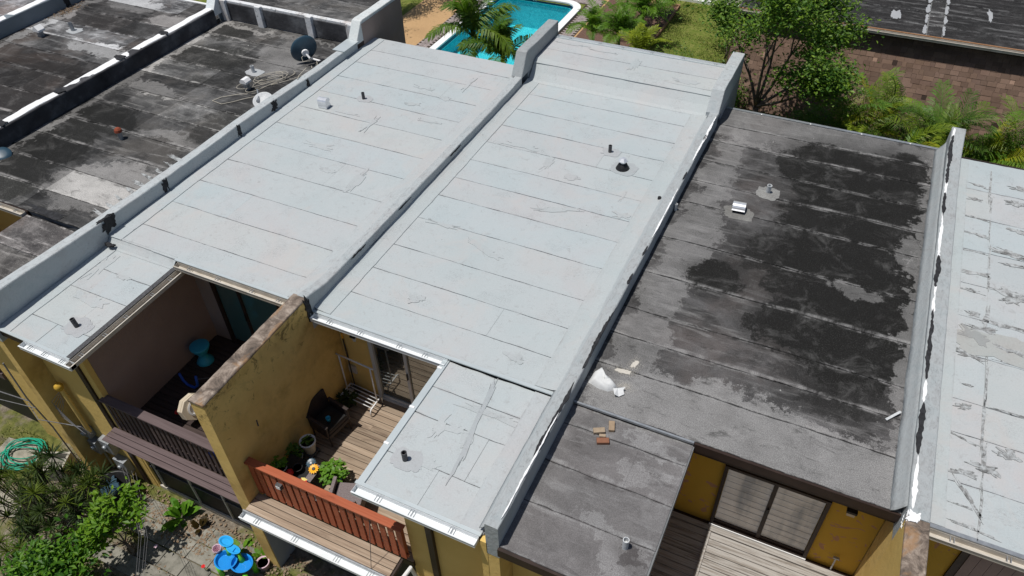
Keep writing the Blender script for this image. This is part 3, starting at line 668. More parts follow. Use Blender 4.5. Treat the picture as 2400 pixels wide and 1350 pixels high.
BX('soffit', MT['brown'], h2, -3.42, -.3, .04, .49, -.19, -.165)
deck2 = BX('balcony_deck', MT['brown'], h2, -3.82, -.30, -2.4, .49, DZ - .2, DZ - .035); planks(deck2, -3.815, -.305, -2.4, .44, DZ, .142, MT['plank2_shaded'], seed=4)
railing(h2, -3.88, -.305, -2.45, DZ + .0, -1.80, MT['plank2'], MT['bal2'], .075, .142, .19, label='low plum-brown railing with narrow dark balusters')
ledge2 = BX('balcony_ledge', MT['brown'], h2, -3.90, -.30, -2.80, -2.46, DZ - .2, DZ - .07); planks(ledge2, -3.98, -.303, -2.86, -2.5, DZ - .03, .12, MT['plank2'], seed=8)
sc = BX('porch_screen', MT['screen'], h2, -3.735, -.3, -2.40, -2.37, GZ, DZ - .21)
for x in (-3.6, -2.55, -1.62, -.7): BX('screen_post', MT['gutter_old'], sc, x, x + .045, -2.43, -2.40, GZ + .12, DZ - .22)
BX('screen_rail', MT['gutter_old'], sc, -3.73, -.3, -2.44, -2.40, GZ + .02, GZ + .12); BX('screen_rail', MT['iron'], sc, -3.73, -.3, -2.425, -2.402, -4.2, -4.16)

# ---- house 3: pale roof with raised back edge, timber balcony with brick-red railing
h3 = townhouse((2.5, 4, GZ), 'townhouse with pale silver roof raised at the back and timber balcony with brick-red railing')
roof_main(h3, 0, 5.0, [0, .72, 1.5, 2.3, 3.3, 4.2, 4.95, 5.75, 6.6, 7.45, 8.3, 9.15, 9.9], 0, MT['silver'], S1, 31, [[], [3.3], [], [], [], [], [4.3], [], [3.2], [], [], []])
sheet(h3, 0.0, .36, .02, 9.85, .014, MT['silver'], (.97, .98, .98), 81, .02, 'flashing_strip', 'y', .12, zf=lambda x, y: .05 * max(0, 1 - x / .14))
sheet(h3, 4.58, 5.0, .02, 9.85, .014, MT['silver'], (.95, .95, .95), 83, .022, 'flashing_strip', 'y', .12, zf=lambda x, y: .06 * max(0, 1 - (5.0 - x) / .16))
ramp_piece(h3, .02, 4.98, 9.78, .0, 10.20, .37, MT['silver'], (.99, .99, .99), 5, 'roof_upstand')
ramp_piece(h3, .02, 4.98, 10.185, .385, 10.345, .462, MT['silver'], (.93, .93, .93), 6, 'roof_upstand')
roof_main(h3, 0.02, 4.98, [10.33, 10.95, 11.68], .46, MT['silver'], S1, 33, [[2.6], [1.4, 3.4]])
BX('rear_parapet', MT['bluegrey'], h3, .02, 4.98, 10.4, 11.6, -.3, .235)
gutter(h3, .05, 4.95, 11.84, .47, MT['gutter'], 'x', -1, .14, .09, 6); BX('drip_edge', MT['drip'], h3, .03, 4.97, 11.67, 11.71, .455, .478)
roof_main(h3, 2.94, 5.0, [-2.80, -2.1, -1.25, -.66, -.05], -.07, MT['silver'], S1, 32, [[3.9], [4.35], [3.6], []], amp=.02)
sheet(h3, 4.62, 5.0, -2.78, -.05, -.058, MT['silver'], (.95, .95, .96), 87, .02, 'flashing_strip', 'y', .12)
ragged(h3, 'roof_patch', MT['silver'], (4.02, -1.15, -.0607), (.12, -1, 0), (1, .12, 0), .95, .05, 5, .004, .6, color=(.86, .85, .86))
BX('fascia', MT['brown'], h3, 0, 2.94, -.02, .03, -.2, -.02); BX('fascia', MT['brown'], h3, 2.92, 5.0, -2.80, -2.765, -.28, -.09); BX('fascia', MT['brown'], h3, 2.93, 2.965, -2.76, -.03, -.26, -.09)
BX('drip_edge', MT['drip'], h3, 0, 4.99, -.05, .015, -.015, .010); BX('drip_edge', MT['drip'], h3, 2.82, 4.99, -2.83, -2.77, -.074, -.056); BX('drip_edge', MT['drip'], h3, 2.84, 2.965, -2.77, -.03, -.072, -.054)
MB().box(2.855, 2.865, -2.83, -.03, -.10, -.072).box(2.955, 2.965, -2.77, -.03, -.054, -.040).build('drip_edge', MT['drip'], h3)
gutter(h3, .03, 2.93, -.052, -.035, MT['gutter'], 'x', -1, .13, .09, 4); gutter(h3, 2.84, 4.97, -2.832, -.09, MT['gutter'], 'x', -1, .14, .09, 3)
for y in (-.25, -1.2, -2.0): BX('edge_clip', MT['white'], h3, 2.83, 2.92, y - .02, y + .02, -.053, -.046)
pipe(h3, 3.29, 7.33, 0, .19); pipe(h3, 3.316, -2.146, -.07, .20, .045, flash=.2)
# small black vent collar with shiny cap
vc = MB().lathe([(.165, 0), (.15, .03), (.10, .13), (.085, .14), (.08, .15)], (3.79, 6.80, 0), 24).build('roof_vent', MT['black'], h3, True); vc['label'] = 'black collar with shiny hexagonal metal cap'
MB().lathe([(.065, .13), (.065, .22), (.12, .215), (.12, .225), (.05, .285), (.0, .29)], (3.79, 6.80, 0), 6).build('vent_cap', MT['bright'], vc)
ragged(h3, 'pipe_flashing', MT['silver'], (3.82, 6.80, .004), (1, 0, 0), (0, 1, 0), .31, .27, 33, .005, .12, color=(.88, .86, .87))
MB().tube([(4.94, 5.93, .0), (4.94, 5.93, .10)], .04, 10).build('vent_pipe', MT['black'], h3)
BX('wall', MT['yellow_clean'], h3, 0, 5.0, .5, 10.2, GZ, -.225); BX('wing_side_wall', MT['yellow_clean'], h3, 3.32, 3.44, -2.33, .498, GZ, -.29)
BX('wing_front_wall', MT['yellow_clean'], h3, 3.30, 5.0, -2.45, -2.335, GZ, -.29)
BX('end_pier', MT['yellow_clean'], h3, 5.001, 5.11, -2.86, -2.46, GZ, -.12); BX('corner_trim', MT['brown'], h3, 3.74, 3.86, -2.52, -2.452, GZ + .05, -.3)
BX('soffit', MT['brown'], h3, 0, 3.3, .04, .49, -.245, -.226)
door(h3, 'sliding_door', .82, 2.42, DZ + .03, -.75, .5, MT['alu'], MT['glass'], 1.58, .09, 'grey framed sliding door of the timber balcony')
deck3 = BX('balcony_deck', MT['brown'], h3, 0.001, 3.319, -2.5, .49, DZ - .2, DZ - .035); planks(deck3, .002, 3.318, -2.5, .46, DZ, .138, MT['plank3'], seed=5, cut=True)
railing(h3, .004, 3.315, -2.56, DZ + .26, -1.50, MT['red'], MT['red'], .115, .158, .15, label='brick-red plank railing with flat cap rail', both=True)
ledge3 = BX('balcony_ledge', MT['brown'], h3, .0, 3.2, -2.98, -2.60, DZ + .08, DZ + .19)
planks(ledge3, .002, 3.16, -3.0, -2.60, DZ + .225, .132, MT['plank3'], seed=9)
gutter(h3, -.04, 3.26, -3.012, DZ + .17, MT['gutter'], 'x', -1, .14, .1, 4); BX('drip_edge', MT['steel'], h3, -.04, 3.26, -3.03, -3.003, DZ + .175, DZ + .215)
MB().tube([(3.33, -3.05, DZ + .12), (3.34, -2.62, DZ + .02), (3.36, -2.55, DZ - .4), (3.36, -2.55, GZ + .1)], .04, 8).build('downpipe', MT['white'], h3)
BX('porch_screen', MT['screen'], h3, .35, 3.3, -2.36, -2.33, GZ, DZ - .0)
for (c, rx, ry, s) in (((.75, -2.37, -4.3), .16, .42, 3), ((1.35, -2.37, -3.85), .42, .2, 5), ((2.0, -2.37, -4.55), .35, .28, 9), ((1.0, -2.372, -4.85), .5, .12, 12)):
    ragged(h3, 'torn_sheet', MT['sheet_grey'], c, (1, 0, .15), (0, 0, 1), rx, ry, s, .01, .5)
# wall lamp, switch box, floodlight on railing, conduits
def wall_lamp(parent, x, y, z):
    l = BX('wall_lamp', MT['black'], parent, x - .045, x + .045, y - .14, y - .01, z, z + .04)
    MB().box(x - .06, x + .06, y - .19, y - .07, z - .03, z).build('lamp_shade', MT['black'], l)
    MB().lathe([(.03, -.16), (.05, -.03)], (x, y - .13, z), 6).build('lamp_glass', MT['alu'], l)
wall_lamp(h3, .48, .5, -.85); BX('wall_box', MT['gutter_old'], h3, .05, .24, .46, .498, -2.24, -2.02, bevel=.004)
MB().tube([(-.0 + .04, .485, -.3), (.06, .48, -1.1), (.10, .485, -1.6), (.08, .485, -2.2), (.14, .485, -2.26)], .007, 5).build('wall_cable', MT['iron'], h3)
fl = BX('floodlight', MT['iron'], h3, .66, .78, -2.67, -2.60, -1.86, -1.75); BX('lamp_glass', MT['white'], fl, .675, .765, -2.676, -2.671, -1.845, -1.765)
MB().tube([(2.72, -2.66, -1.5), (2.80, -3.0, -2.5), (2.86, -3.05, -3.4)], .006, 5).build('hanging_cable', MT['iron'], h3)

rp_ = random.Random(91)
for (hh, xa, xb, ya, yb, zz, n_) in ((h2, -4.8, -.9, .4, 9.8, .094, 10), (h3, .5, 4.5, .3, 9.5, .004, 10), (h3, 3.2, 4.5, -2.5, -.3, -.066, 6), (h2, -4.9, -3.7, -2.5, -.4, -.066, 3), (h3, .4, 4.6, 10.45, 11.5, .464, 5)):
    for k in range(n_):
        a_ = rp_.choice((0, 0, math.pi / 2, rp_.uniform(-.6, .6))); q_ = rp_.uniform(.93, .985); L_ = rp_.uniform(.12, .5)
        ragged(hh, 'roof_patch', MT['silver'], (rp_.uniform(xa, xb), rp_.uniform(ya, yb), zz + .0005 * k), (math.cos(a_), math.sin(a_), 0), (-math.sin(a_), math.cos(a_), 0), L_, rp_.uniform(.03, .11), 900 + k, .0035, .55, color=(q_, q_ * .99, q_ * .99))
# ---- house 4: blackened roof
h4 = townhouse((7.9, 4, GZ), 'townhouse with blackened dirty roof, ochre balcony wall and whitewashed deck')
D4 = [(1, 1, 1), (.96, .96, .96), (1.03, 1.02, 1.02)]
roof_main(h4, 5.3, 10.42, [0, .98, 1.77, 2.5, 3.58, 4.78, 6.14, 7.0, 7.9, 8.8, 9.6, 10.44], 0, MT['dark4'], D4, 41, [[], [8.9], [], [], [9.0], [], [7.2], [], [8.4], [], [7.6, 9.4]], amp=.02)
roof_main(h4, 5.3, 7.36, [-2.86, -2.0, -1.22, -.45, -.02], -.07, MT['wing4'], D4, 42, [[], [], [6.6], []], amp=.02)
BX('fascia', MT['brown'], h4, 7.36, 10.42, -.03, .03, -.19, -.012); BX('fascia', MT['brown'], h4, 5.3, 7.36, -2.90, -2.83, -.28, -.09); BX('fascia', MT['brown'], h4, 7.33, 7.375, -2.82, -.035, -.26, -.10)
BX('fascia', MT['brown'], h4, 7.38, 10.42, .04, .08, -.33, -.245)
MB().box(5.32, 7.36, -.035, .0, -.03, .012).build('drip_edge', MT['steel'], h4)
BX('drip_edge', MT['steel'], h4, 5.3, 10.42, 10.44, 10.52, -.02, .012)
for x in (6.2, 7.4, 8.6, 9.7): BX('edge_clip', MT['white'], h4, x, x + .03, 10.43, 10.47, .012, .02)
pipe(h4, 7.04, 7.18, 0, .20, .05, (.01, -.02), 'pvc', 0); pipe(h4, 6.947, -2.118, -.07, .21, .045, (0, 0), 'pvc', 0); pipe(h4, 5.36, 5.75, 0, .16, .035, (0, 0), 'pvc', 0)
ragged(h4, 'pipe_flashing', MT['wing4'], (7.05, 7.13, .003), (1, 0, 0), (0, 1, 0), .25, .23, 13, .005, .12, color=(1.5, 1.55, 1.5))
BX('wall', MT['ochre'], h4, 5.3, 10.42, .5, 10.3, GZ, -.225); BX('wing_side_wall', MT['ochre'], h4, 6.95, 7.07, -2.33, .498, GZ, -.29); BX('wing_front_wall', MT['yellow_clean'], h4, 5.3, 7.07, -2.45, -2.335, GZ, -.29)
BX('soffit', MT['brown'], h4, 7.08, 10.42, .085, .49, -.245, -.226)
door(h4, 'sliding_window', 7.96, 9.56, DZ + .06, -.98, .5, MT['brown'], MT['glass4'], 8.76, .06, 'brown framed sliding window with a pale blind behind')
wb = BX('window_blind_shadow_lines', MT['iron'], h4, 7.98, 7.985, .49, .495, -1.6, -1.59)
bpy.data.objects.remove(wb)
for k in range(9): BX('shutter_line', MT['alu'], h4, 7.98, 9.54, .484, .487, -2.55 + k * .17, -2.546 + k * .17)
deck4 = BX('balcony_deck', MT['brown'], h4, 7.071, 10.419, -2.5, .49, DZ - .2, DZ - .035); planks(deck4, 7.072, 10.418, -2.5, .28, DZ, .138, MT['plank4'], seed=6)
BX('door_sill', MT['plank4'], h4, 7.075, 10.415, .29, .40, DZ - .03, DZ + .015); BX('door_sill', MT['white'], h4, 7.9, 9.62, .41, .43, DZ - .03, DZ + .035)
railing(h4, 7.08, 10.41, -2.56, DZ + .1, -1.55, MT['plank4'], MT['plank4'], .115, .16, .15, label='whitewashed plank railing')
lf = BX('wall_lamp', MT['black'], h4, 9.83, 9.99, .30, .495, -.84, -.79); MB().box(9.85, 9.97, .32, .46, -.93, -.841).build('lamp_glass', MT['cream'], lf)
tp = MB().tube([(10.05, .44, DZ - .0), (10.05, .44, DZ + .38)], .014, 6).build('garden_tap', MT['pvc'], h4); MB().box(10.0, 10.1, .42, .46, DZ + .37, DZ + .40).build('handle', MT['steel'], tp)

# ---- house 5: pale scuffed roof at the right edge
h5 = townhouse((13.2, 4, GZ), 'townhouse at right edge with pale roof torn at its seams')
roof_main(h5, 10.72, 15.7, [0, .91, 1.86, 2.6, 3.74, 4.74, 5.71, 6.82, 7.97, 9.05, 10.3], 0, MT['silver'], S1, 51, [[11.45]] * 10, amp=.02)
sheet(h5, 10.73, 10.99, .02, 10.25, .012, MT['silver'], (.97, .98, .98), 91, .012, 'flashing_strip', 'y', .12)
r5 = random.Random(12)
for k in range(15):
    y = .5 + k * .63 + r5.uniform(-.1, .1)
    ragged(h5, 'worn_seam', MT['worn'], (11.2 + r5.uniform(-.06, .05), y, .006), (1, r5.uniform(-.35, .12), 0), (.1, 1, 0), r5.uniform(.10, .24), r5.uniform(.015, .07), 60 + k, .004, .75, color=(1, 1, 1))
for k in range(11):
    y = .4 + k * .9 + r5.uniform(-.1, .1)
    ragged(h5, 'worn_seam', MT['worn'], (11.46 + r5.uniform(-.02, .02), y, .006), (0.03, 1, 0), (-1, .03, 0), r5.uniform(.2, .5), r5.uniform(.012, .035), 90 + k, .004, .7, color=(1, 1, 1))
for (x, y, rx, ry, a) in ((12.0, 5.75, .4, .02, 0), (12.3, 3.78, .5, .03, 0), (11.9, 4.72, .35, .05, 0), (11.25, .72, .35, .03, -1.0), (11.9, 7.0, .3, .015, 0), (11.3, .16, .3, .02, -.1), (12.1, 2.62, .35, .02, 0)):
    ragged(h5, 'worn_seam', MT['worn'], (x, y, .006), (math.cos(a), math.sin(a), 0), (-math.sin(a), math.cos(a), 0), rx, ry, int(x * 10 + y), .004, .7)
for k in range(12):
    ragged(h5, 'worn_seam', MT['worn'], (11.25 + r5.uniform(-.12, .9), r5.uniform(.4, 9.8), .0065 + .0004 * k), (1, r5.uniform(-.3, .1), 0), (.1, 1, 0), r5.uniform(.12, .3), r5.uniform(.04, .09), 260 + k, .004, .7)
ragged(h5, 'roof_patch', MT['silver'], (11.65, 4.1, .006), (1, 0, 0), (0, 1, 0), .62, .36, 44, .005, .3, color=(.86, .84, .80)); ragged(h5, 'roof_patch', MT['silver'], (11.25, 4.25, .012), (1, -.4, 0), (.4, 1, 0), .22, .14, 45, .005, .5, color=(.68, .66, .64))
BX('fascia', MT['brown'], h5, 10.73, 15.7, -.02, .03, -.3, -.02); BX('drip_edge', MT['steel'], h5, 10.73, 15.7, -.05, .015, -.015, .010)
gutter(h5, 10.74, 15.7, -.052, -.035, MT['gutter_old'], 'x', -1, .12, .09, 7)
BX('drip_edge', MT['brown'], h5, 10.73, 15.7, 10.30, 10.34, -.06, .012)
BX('wall', MT['ochre'], h5, 10.72, 15.7, .5, 10.2, GZ, -.225)
dd = BX('sliding_door', MT['brown'], h5, 11.55, 14.3, .46, .498, DZ, -.6); dd['label'] = 'brown framed door with vertical pinkish blinds'
for k in range(16): MB().box(11.66 + k * .155, 11.66 + k * .155 + .15, .448, .456, DZ + .05, -.7).build('blind_strip', MT['blind'], dd)
deck5 = BX('balcony_deck', MT['plank4'], h5, 10.721, 15.7, -2.5, .49, DZ - .2, DZ)

# ---- house 1, 0 and beyond (left)
h1 = townhouse((-8.1, 4, GZ), 'townhouse with mottled black and grey roof and white-ribbed raised back edge')
D1 = [(1, 1, 1), (1.3, 1.29, 1.27), (.65, .65, .65), (1.8, 1.8, 1.78), (.8, .8, .8), (1, 1, 1)]
roof_main(h1, -10.64, -5.62, [.0, .75, 1.6, 2.5, 3.4, 4.35, 5.2, 6.1, 7.0, 7.9, 8.8, 9.86], 0, MT['dark1'], D1, 61, [[-8.2], [-8.15], [-8.22, -6.7], [-8.2], [-8.25], [-9.6, -8.2], [-8.3], [-8.35, -6.4], [-8.4], [-8.4], [-8.5]], amp=.02)
roof_main(h1, -7.84, -5.62, [-2.8, -1.9, -1.0, -.05], -.08, MT['dark0'], [(1.2, 1.15, 1.1), (.8, .76, .73), (2, 1.9, 1.85)], 62, None, amp=.02)
for k in range(9):
    ragged(h1, 'worn_seam', MT['worn'], (-6.1 + r5.uniform(-.12, .1), .55 + k * .3, .006), (1, -.25, 0), (.25, 1, 0), .3, .05, 160 + k, .004, .4, color=(1, 1, 1))
ragged(h1, 'tar_or_shade_patch', MT['tar'], (-7.35, .12, .006), (1, 0, 0), (0, 1, 0), .5, .09, 171, .005, .5)
BX('rear_upstand', MT['white_grime'], h1, -10.63, -5.63, 9.87, 10.02, -.2, .62)
for (a, b) in ((-10.4, -9.28), (-8.98, -7.36), (-7.06, -5.86)): MB().box(a, b, 9.82, 9.868, .03, .56).build('blackened_panel', MT['black_grime'], h1)
for x in (-10.52, -9.13, -7.21, -5.74): MB().box(x - .11, x + .11, 9.74, 9.868, -.01, .66).build('white_rib', MT['white_grime'], h1, bevel=.015)
roof_main(h1, -10.62, -5.64, [10.03, 10.6, 11.3, 12.1], .58, MT['dark1'], [(.7, .7, .7), (1.2, 1.2, 1.2)], 63, None); BX('drip_edge', MT['white'], h1, -10.6, -5.64, 12.1, 12.16, .52, .57)
BX('fascia', MT['brown'], h1, -10.64, -7.84, -.02, .03, -.22, -.02); BX('fascia', MT['brown'], h1, -7.86, -5.62, -2.84, -2.79, -.3, -.1); BX('fascia', MT['brown'], h1, -7.88, -7.84, -2.8, -.03, -.28, -.1)
gutter(h1, -10.6, -7.9, -.022, -.035, MT['gutter_old'], 'x', -1, .12, .09, 5)
pipe(h1, -7.39, 7.257, 0, .2, .05, (-.02, 0), 'pvc', .2); pr_ = pipe(h1, -8.19, 3.10, 0, .22, .055, (0, 0), 'steel', 0, label='grey pipe with a rusty red cap')
MB().lathe([(.07, .19), (.10, .21), (.09, .27), (.05, .31)], (-8.19, 3.10, 0), 9).build('rusty_cap', MT['rust'], h1)
vv = BX('roof_vent', MT['steel'], h1, -6.95, -6.83, 6.33, 6.45, 0, .24); vv['label'] = 'square grey flue with a white cowl'
MB().prism([(-.11, .22), (-.11, .27), (-.05, .34), (.05, .34), (.11, .27), (.11, .22)], -.11, .11, Matrix.Translation((-6.89, 6.39, 0)) @ Matrix.Rotation(R(90), 4, 'X')).build('vent_cowl', MT['white'], vv)
BX('wall', MT['yellow_clean'], h1, -10.64, -5.62, .5, 10.2, GZ, -.225); BX('wing_side_wall', MT['yellow_clean'], h1, -7.45, -7.33, -2.33, .498, GZ, -.3); BX('wing_front_wall', MT['yellow_clean'], h1, -7.45, -5.62, -2.45, -2.335, GZ, -.31)
BX('balcony_deck', MT['plank2'], h1, -10.64, -7.451, -2.5, .49, DZ - .2, DZ); BX('porch_screen', MT['screen'], h1, -10.6, -7.46, -2.30, -2.27, GZ, DZ - .21)
railing(h1, -10.6, -7.46, -2.45, DZ + .05, -1.6, MT['plank2'], MT['bal2'], .1, .2, .15)
h0 = townhouse((-13.5, 4, GZ), 'townhouse with brownish mottled roof between two white-topped walls')
roof_main(h0, -16.3, -10.96, [.0, .9, 1.9, 2.9, 3.9, 4.9, 5.9, 6.8, 7.7, 8.6, 9.5, 10.45], 0, MT['dark0'], [(1, 1, 1), (1.2, 1.15, 1.12), (.7, .68, .67), (2.0, 2.02, 2.05)], 65, [[-13.4], [-13.1], [-14.2], [-12.9], [-13.0, -12.0], [-13.6], [-14.1], [-12.2, -14.0], [-13.3], [-13.2], [-12.4]], amp=.02)
BX('drip_edge', MT['white'], h0, -16.2, -11.0, 10.46, 10.56, -.05, .02)
pipe(h0, -14.60, 7.28, 0, .26, .06, (-.03, 0), 'steel', .2)
vv = BX('roof_vent', MT['steel'], h0, -15.29, -15.15, 6.53, 6.67, 0, .2); vv['label'] = 'grey flue with pale blue-white pointed cowl'
MB().prism([(-.13, .18), (-.13, .24), (0, .36), (.13, .24), (.13, .18)], -.12, .12, Matrix.Translation((-15.22, 6.6, 0)) @ Matrix.Rotation(R(90), 4, 'X')).build('vent_cowl', MT['white'], vv)
BX('wall', MT['yellow_clean'], h0, -16.3, -10.96, .5, 10.3, GZ, -.225)
hm = townhouse((-19.2, 4, GZ), 'farthest left townhouse with pale grey roof in the top left corner')
roof_main(hm, -22, -16.62, [.0, 1.4, 2.9, 4.4, 5.9, 7.2, 8.6, 10.4], 0, MT['dark0'], [(2.2, 2.25, 2.3), (2.6, 2.6, 2.7)], 67, [[-18.5], [-19.4]]); BX('wall', MT['yellow_clean'], hm, -22, -16.62, .5, 10.3, GZ, -.225)

# ------------------------------------------------------------------ party walls
def party(label, x0, x1, zt, yfront, yend, blockz, side, capc=(1, 1, 1), seed=0, blockmat='mauve', yback=9.45, frontmat='yellow', front_to=0., coat_from=None, tone=1.):
    t = thing('party_wall', label, 'wall', ((x0 + x1) / 2, 4, GZ), 0, 'party walls between the townhouses')
    coat_from = yfront if coat_from is None else coat_from
    f = interp(zt)
    wallstrip(t, 'upstand', MT[side], x0, x1, frange(coat_from, yback, .11), f, -.4, seed, color=(tone, tone, tone))
    BX('wall_body', MT[frontmat], t, x0 + .012, x1 - .012, yfront + .006, 10.2, GZ, -.401 if coat_from == yfront else -.401)
    if blockz:
        zs = [(yback, f(yback)), (yback + .34, blockz), (yend, blockz - .02)]
        wallstrip(t, 'end_block_top', MT['coat'], min(x0, x1 - .30) - .006, x1 + .006, frange(yback - .005, yend, .11), interp(zs), .25, seed + 20, color=capc)
        BX('end_block', MT[blockmat], t, min(x0, x1 - .30) + .002, x1 - .002, 9.86, yend - .02, GZ, .25 if blockmat == 'bluegrey' else .25)
    return t, f
L1, f1 = party('party wall with pale coated top left of the first silver roof, pink rear block', -5.54, -5.30, [(-2.9, .60), (0, .455), (2.4, .42), (5, .43), (7.6, .32), (9.4, .33)], -2.86, 11.95, .84, 'coat', (1.35, 1.33, 1.3), 101)
BX('rear_face', MT['mauve'], L1, -5.299, -5.285, 9.78, 11.93, GZ, .74)
for (y, rx, ry, s) in ((.12, .17, .15, 1), (1.75, .07, .15, 2), (4.25, .06, .16, 3), (5.62, .12, .11, 4), (7.05, .05, .14, 5)):
    ragged(L1, 'tar_or_shade_patch', MT['tar'], (-5.292, y, f1(y) - .17 + .02), (0, 1, 0), (0, 0, 1), rx, ry, s * 7, .008, .5)
ragged(L1, 'tar_or_shade_patch', MT['tar'], (-5.34, .1, f1(.1) + .012), (0, 1, 0), (-1, 0, 0), .18, .05, 11, .01, .4)
ragged(L1, 'tar_or_shade_patch', MT['tar'], (-5.12, -.18, .02), (1, .2, 0), (-.2, 1, 0), .12, .06, 12, .03, .5)
BX('metal_cap', MT['drip'], L1, -5.66, -5.26, 8.75, 9.5, .335, .352)
L2, f2 = party('low party wall between the two silver roofs, bare yellow balcony end with mouldy top', -.21, 0.0, [(-.1, .41), (.5, .29), (4, .25), (8, .24), (9.45, .27)], -.12, 11.95, .86, 'coat', (.72, .72, .72), 110, 'bluegrey', tone=.9)
BX('balcony_end_wall', MT['yellow'], L2, -.298, -.002, -2.87, -.118, GZ, .37)
V = []
wallstrip(L2, 'mouldy_cap', MT['cap_brown'], -.305, .006, frange(-2.885, -.10, .09), lambda y: .41, .371, 115, .01)
for (y, s) in ((1.3, 1), (3.1, 4), (5.4, 6)): ribbon(L2, 'tar_or_shade_patch', MT['tar'], y, y + .55, lambda y: .004, lambda y: f2(y) - .05, .025, 200 + s, .004, side='flank')  # thin black strips: gap shadow under the wall top, put in as colour
ragged(L2, 'tar_or_shade_patch', MT['tar'], (.004, -.13, .18), (0, 1, 0), (0, 0, 1), .07, .24, 31, .012, .5)
BX('grey_lower_face', MT['grey_st'], L2, -.001, .012, -2.85, -2.37, GZ, DZ + .05)
MB().tube([(.0, -2.05, -.95), (.08, -2.12, -1.0)], .012, 6).build('rusty_bolt', MT['iron'], L2)
L3, f3 = party('party wall with peeling edge between the silver roof and the blackened roof', 5.10, 5.31, [(-2.9, .42), (0, .35), (5, .33), (9.45, .36)], -2.86, 11.95, .84, 'coat', (.95, .95, .95), 120, 'grey_st', tone=.82)
cant(L3, 4.93, .012, 5.135, .325, -2.75, 9.6, 510, (.95, .95, .95))
ribbon(L3, 'white_peeling_edge', MT['fresh'], -2.7, -.6, lambda y: 5.285, lambda y: f3(y) + .004, .012, 301, .008); ribbon(L3, 'white_peeling_edge', MT['fresh'], 4.2, 6.1, lambda y: 5.29, lambda y: f3(y) + .004, .014, 302, .008); ribbon(L3, 'white_peeling_edge', MT['fresh'], 7.2, 9.3, lambda y: 5.29, lambda y: f3(y) + .004, .02, 303, .008)
ribbon(L3, 'tar_or_shade_patch', MT['tar'], -1.6, .1, lambda y: 5.27, lambda y: f3(y) + .002, .035, 305, .008); ribbon(L3, 'tar_or_shade_patch', MT['tar'], .3, 2.1, lambda y: 5.30, lambda y: f3(y) - .02, .03, 306, .008, side='flank')
ribbon(L3, 'tar_or_shade_patch', MT['tar'], .4, 1.9, lambda y: 5.285, lambda y: f3(y) + .002, .03, 307, .008)
for y in (2.7, 3.6, 6.4, 8.1): ribbon(L3, 'tar_or_shade_patch', MT['tar'], y, y + .35, lambda y: 5.285, lambda y: f3(y) + .004, .02, 311 + int(y * 3), .008)
L4, f4 = party('rightmost party wall with a long torn black and white crack, mouldy brown balcony end', 10.42, 10.72, [(-.3, .31), (3, .33), (8, .36), (9.6, .45), (10.42, .62)], -.22, 10.5, 0, 'coat', (1, 1, 1), 130, yback=10.5, tone=.8)
BX('balcony_end_wall', MT['yellow_clean'], L4, 10.422, 10.718, -2.87, -.218, GZ, .27); wallstrip(L4, 'mouldy_cap', MT['cap_brown'], 10.415, 10.725, frange(-2.885, -.2, .09), lambda y: .305, .271, 135, .01)
segs = [(-.1, .9, 'w'), (.9, 2.0, 'k'), (1.9, 2.5, 'w'), (2.5, 4.3, 'k'), (3.9, 5.0, 'w'), (4.9, 5.9, 'k'), (5.6, 7.4, 'w'), (7.2, 8.1, 'k'), (8.0, 8.6, 'w'), (8.4, 10.2, 'k'), (10.1, 10.45, 'w')]
for i, (a, b, k) in enumerate(segs):
    ribbon(L4, 'tar_or_shade_patch' if k == 'k' else 'white_peeling_edge', MT['tar'] if k == 'k' else MT['fresh'], a, b, lambda y: 10.475, lambda y: f4(y) + .004, .035 if k == 'k' else .026, 400 + i * 5, .007 + .001 * (i % 2))
ragged(L4, 'white_peeling_edge', MT['fresh'], (10.50, -.22, .315), (1, 0, 0), (0, 1, 0), .085, .09, 51, .012, .4); ragged(L4, 'white_peeling_edge', MT['fresh'], (10.416, -.2, .17), (0, 1, 0), (0, 0, 1), .09, .13, 53, .008, .4)
cant(L4, 10.25, .012, 10.44, .30, -.02, 10.4, 541, (.74, .74, .74))
L0, f0 = party('white topped party wall with black flank, second from the left', -10.96, -10.64, [(-2.8, .46), (9.45, .45)], -2.86, 12.1, .95, 'black_grime', (1.5, 1.5, 1.5), 150, 'bluegrey')
wallstrip(L0, 'painted_top', MT['fresh'], -10.965, -10.70, frange(-2.86, 9.5, .11), lambda y: f0(y) + .018, .44, 152, .016, color=(1, 1, 1))
for (y) in (1.9, 3.7, 5.8, 7.5): ragged(L0, 'tar_or_shade_patch', MT['tar'], (-10.82, y, f0(y) + .028), (0, 1, 0), (-1, 0, 0), .12, .16, int(y * 9), .01, .3)
LM, fm = party('far left white topped party wall with blue-grey flank', -16.62, -16.3, [(-2.8, .45), (9.45, .45)], -2.86, 10.4, 0, 'bluegrey', (1, 1, 1), 160, yback=10.45)
wallstrip(LM, 'painted_top', MT['fresh'], -16.625, -16.33, frange(-2.86, 10.4, .11), lambda y: fm(y) + .018, .44, 162, .012); ragged(LM, 'tar_or_shade_patch', MT['tar'], (-16.295, 8.6, .25), (0, 1, 0), (0, 0, 1), .1, .26, 9, .01, .3)

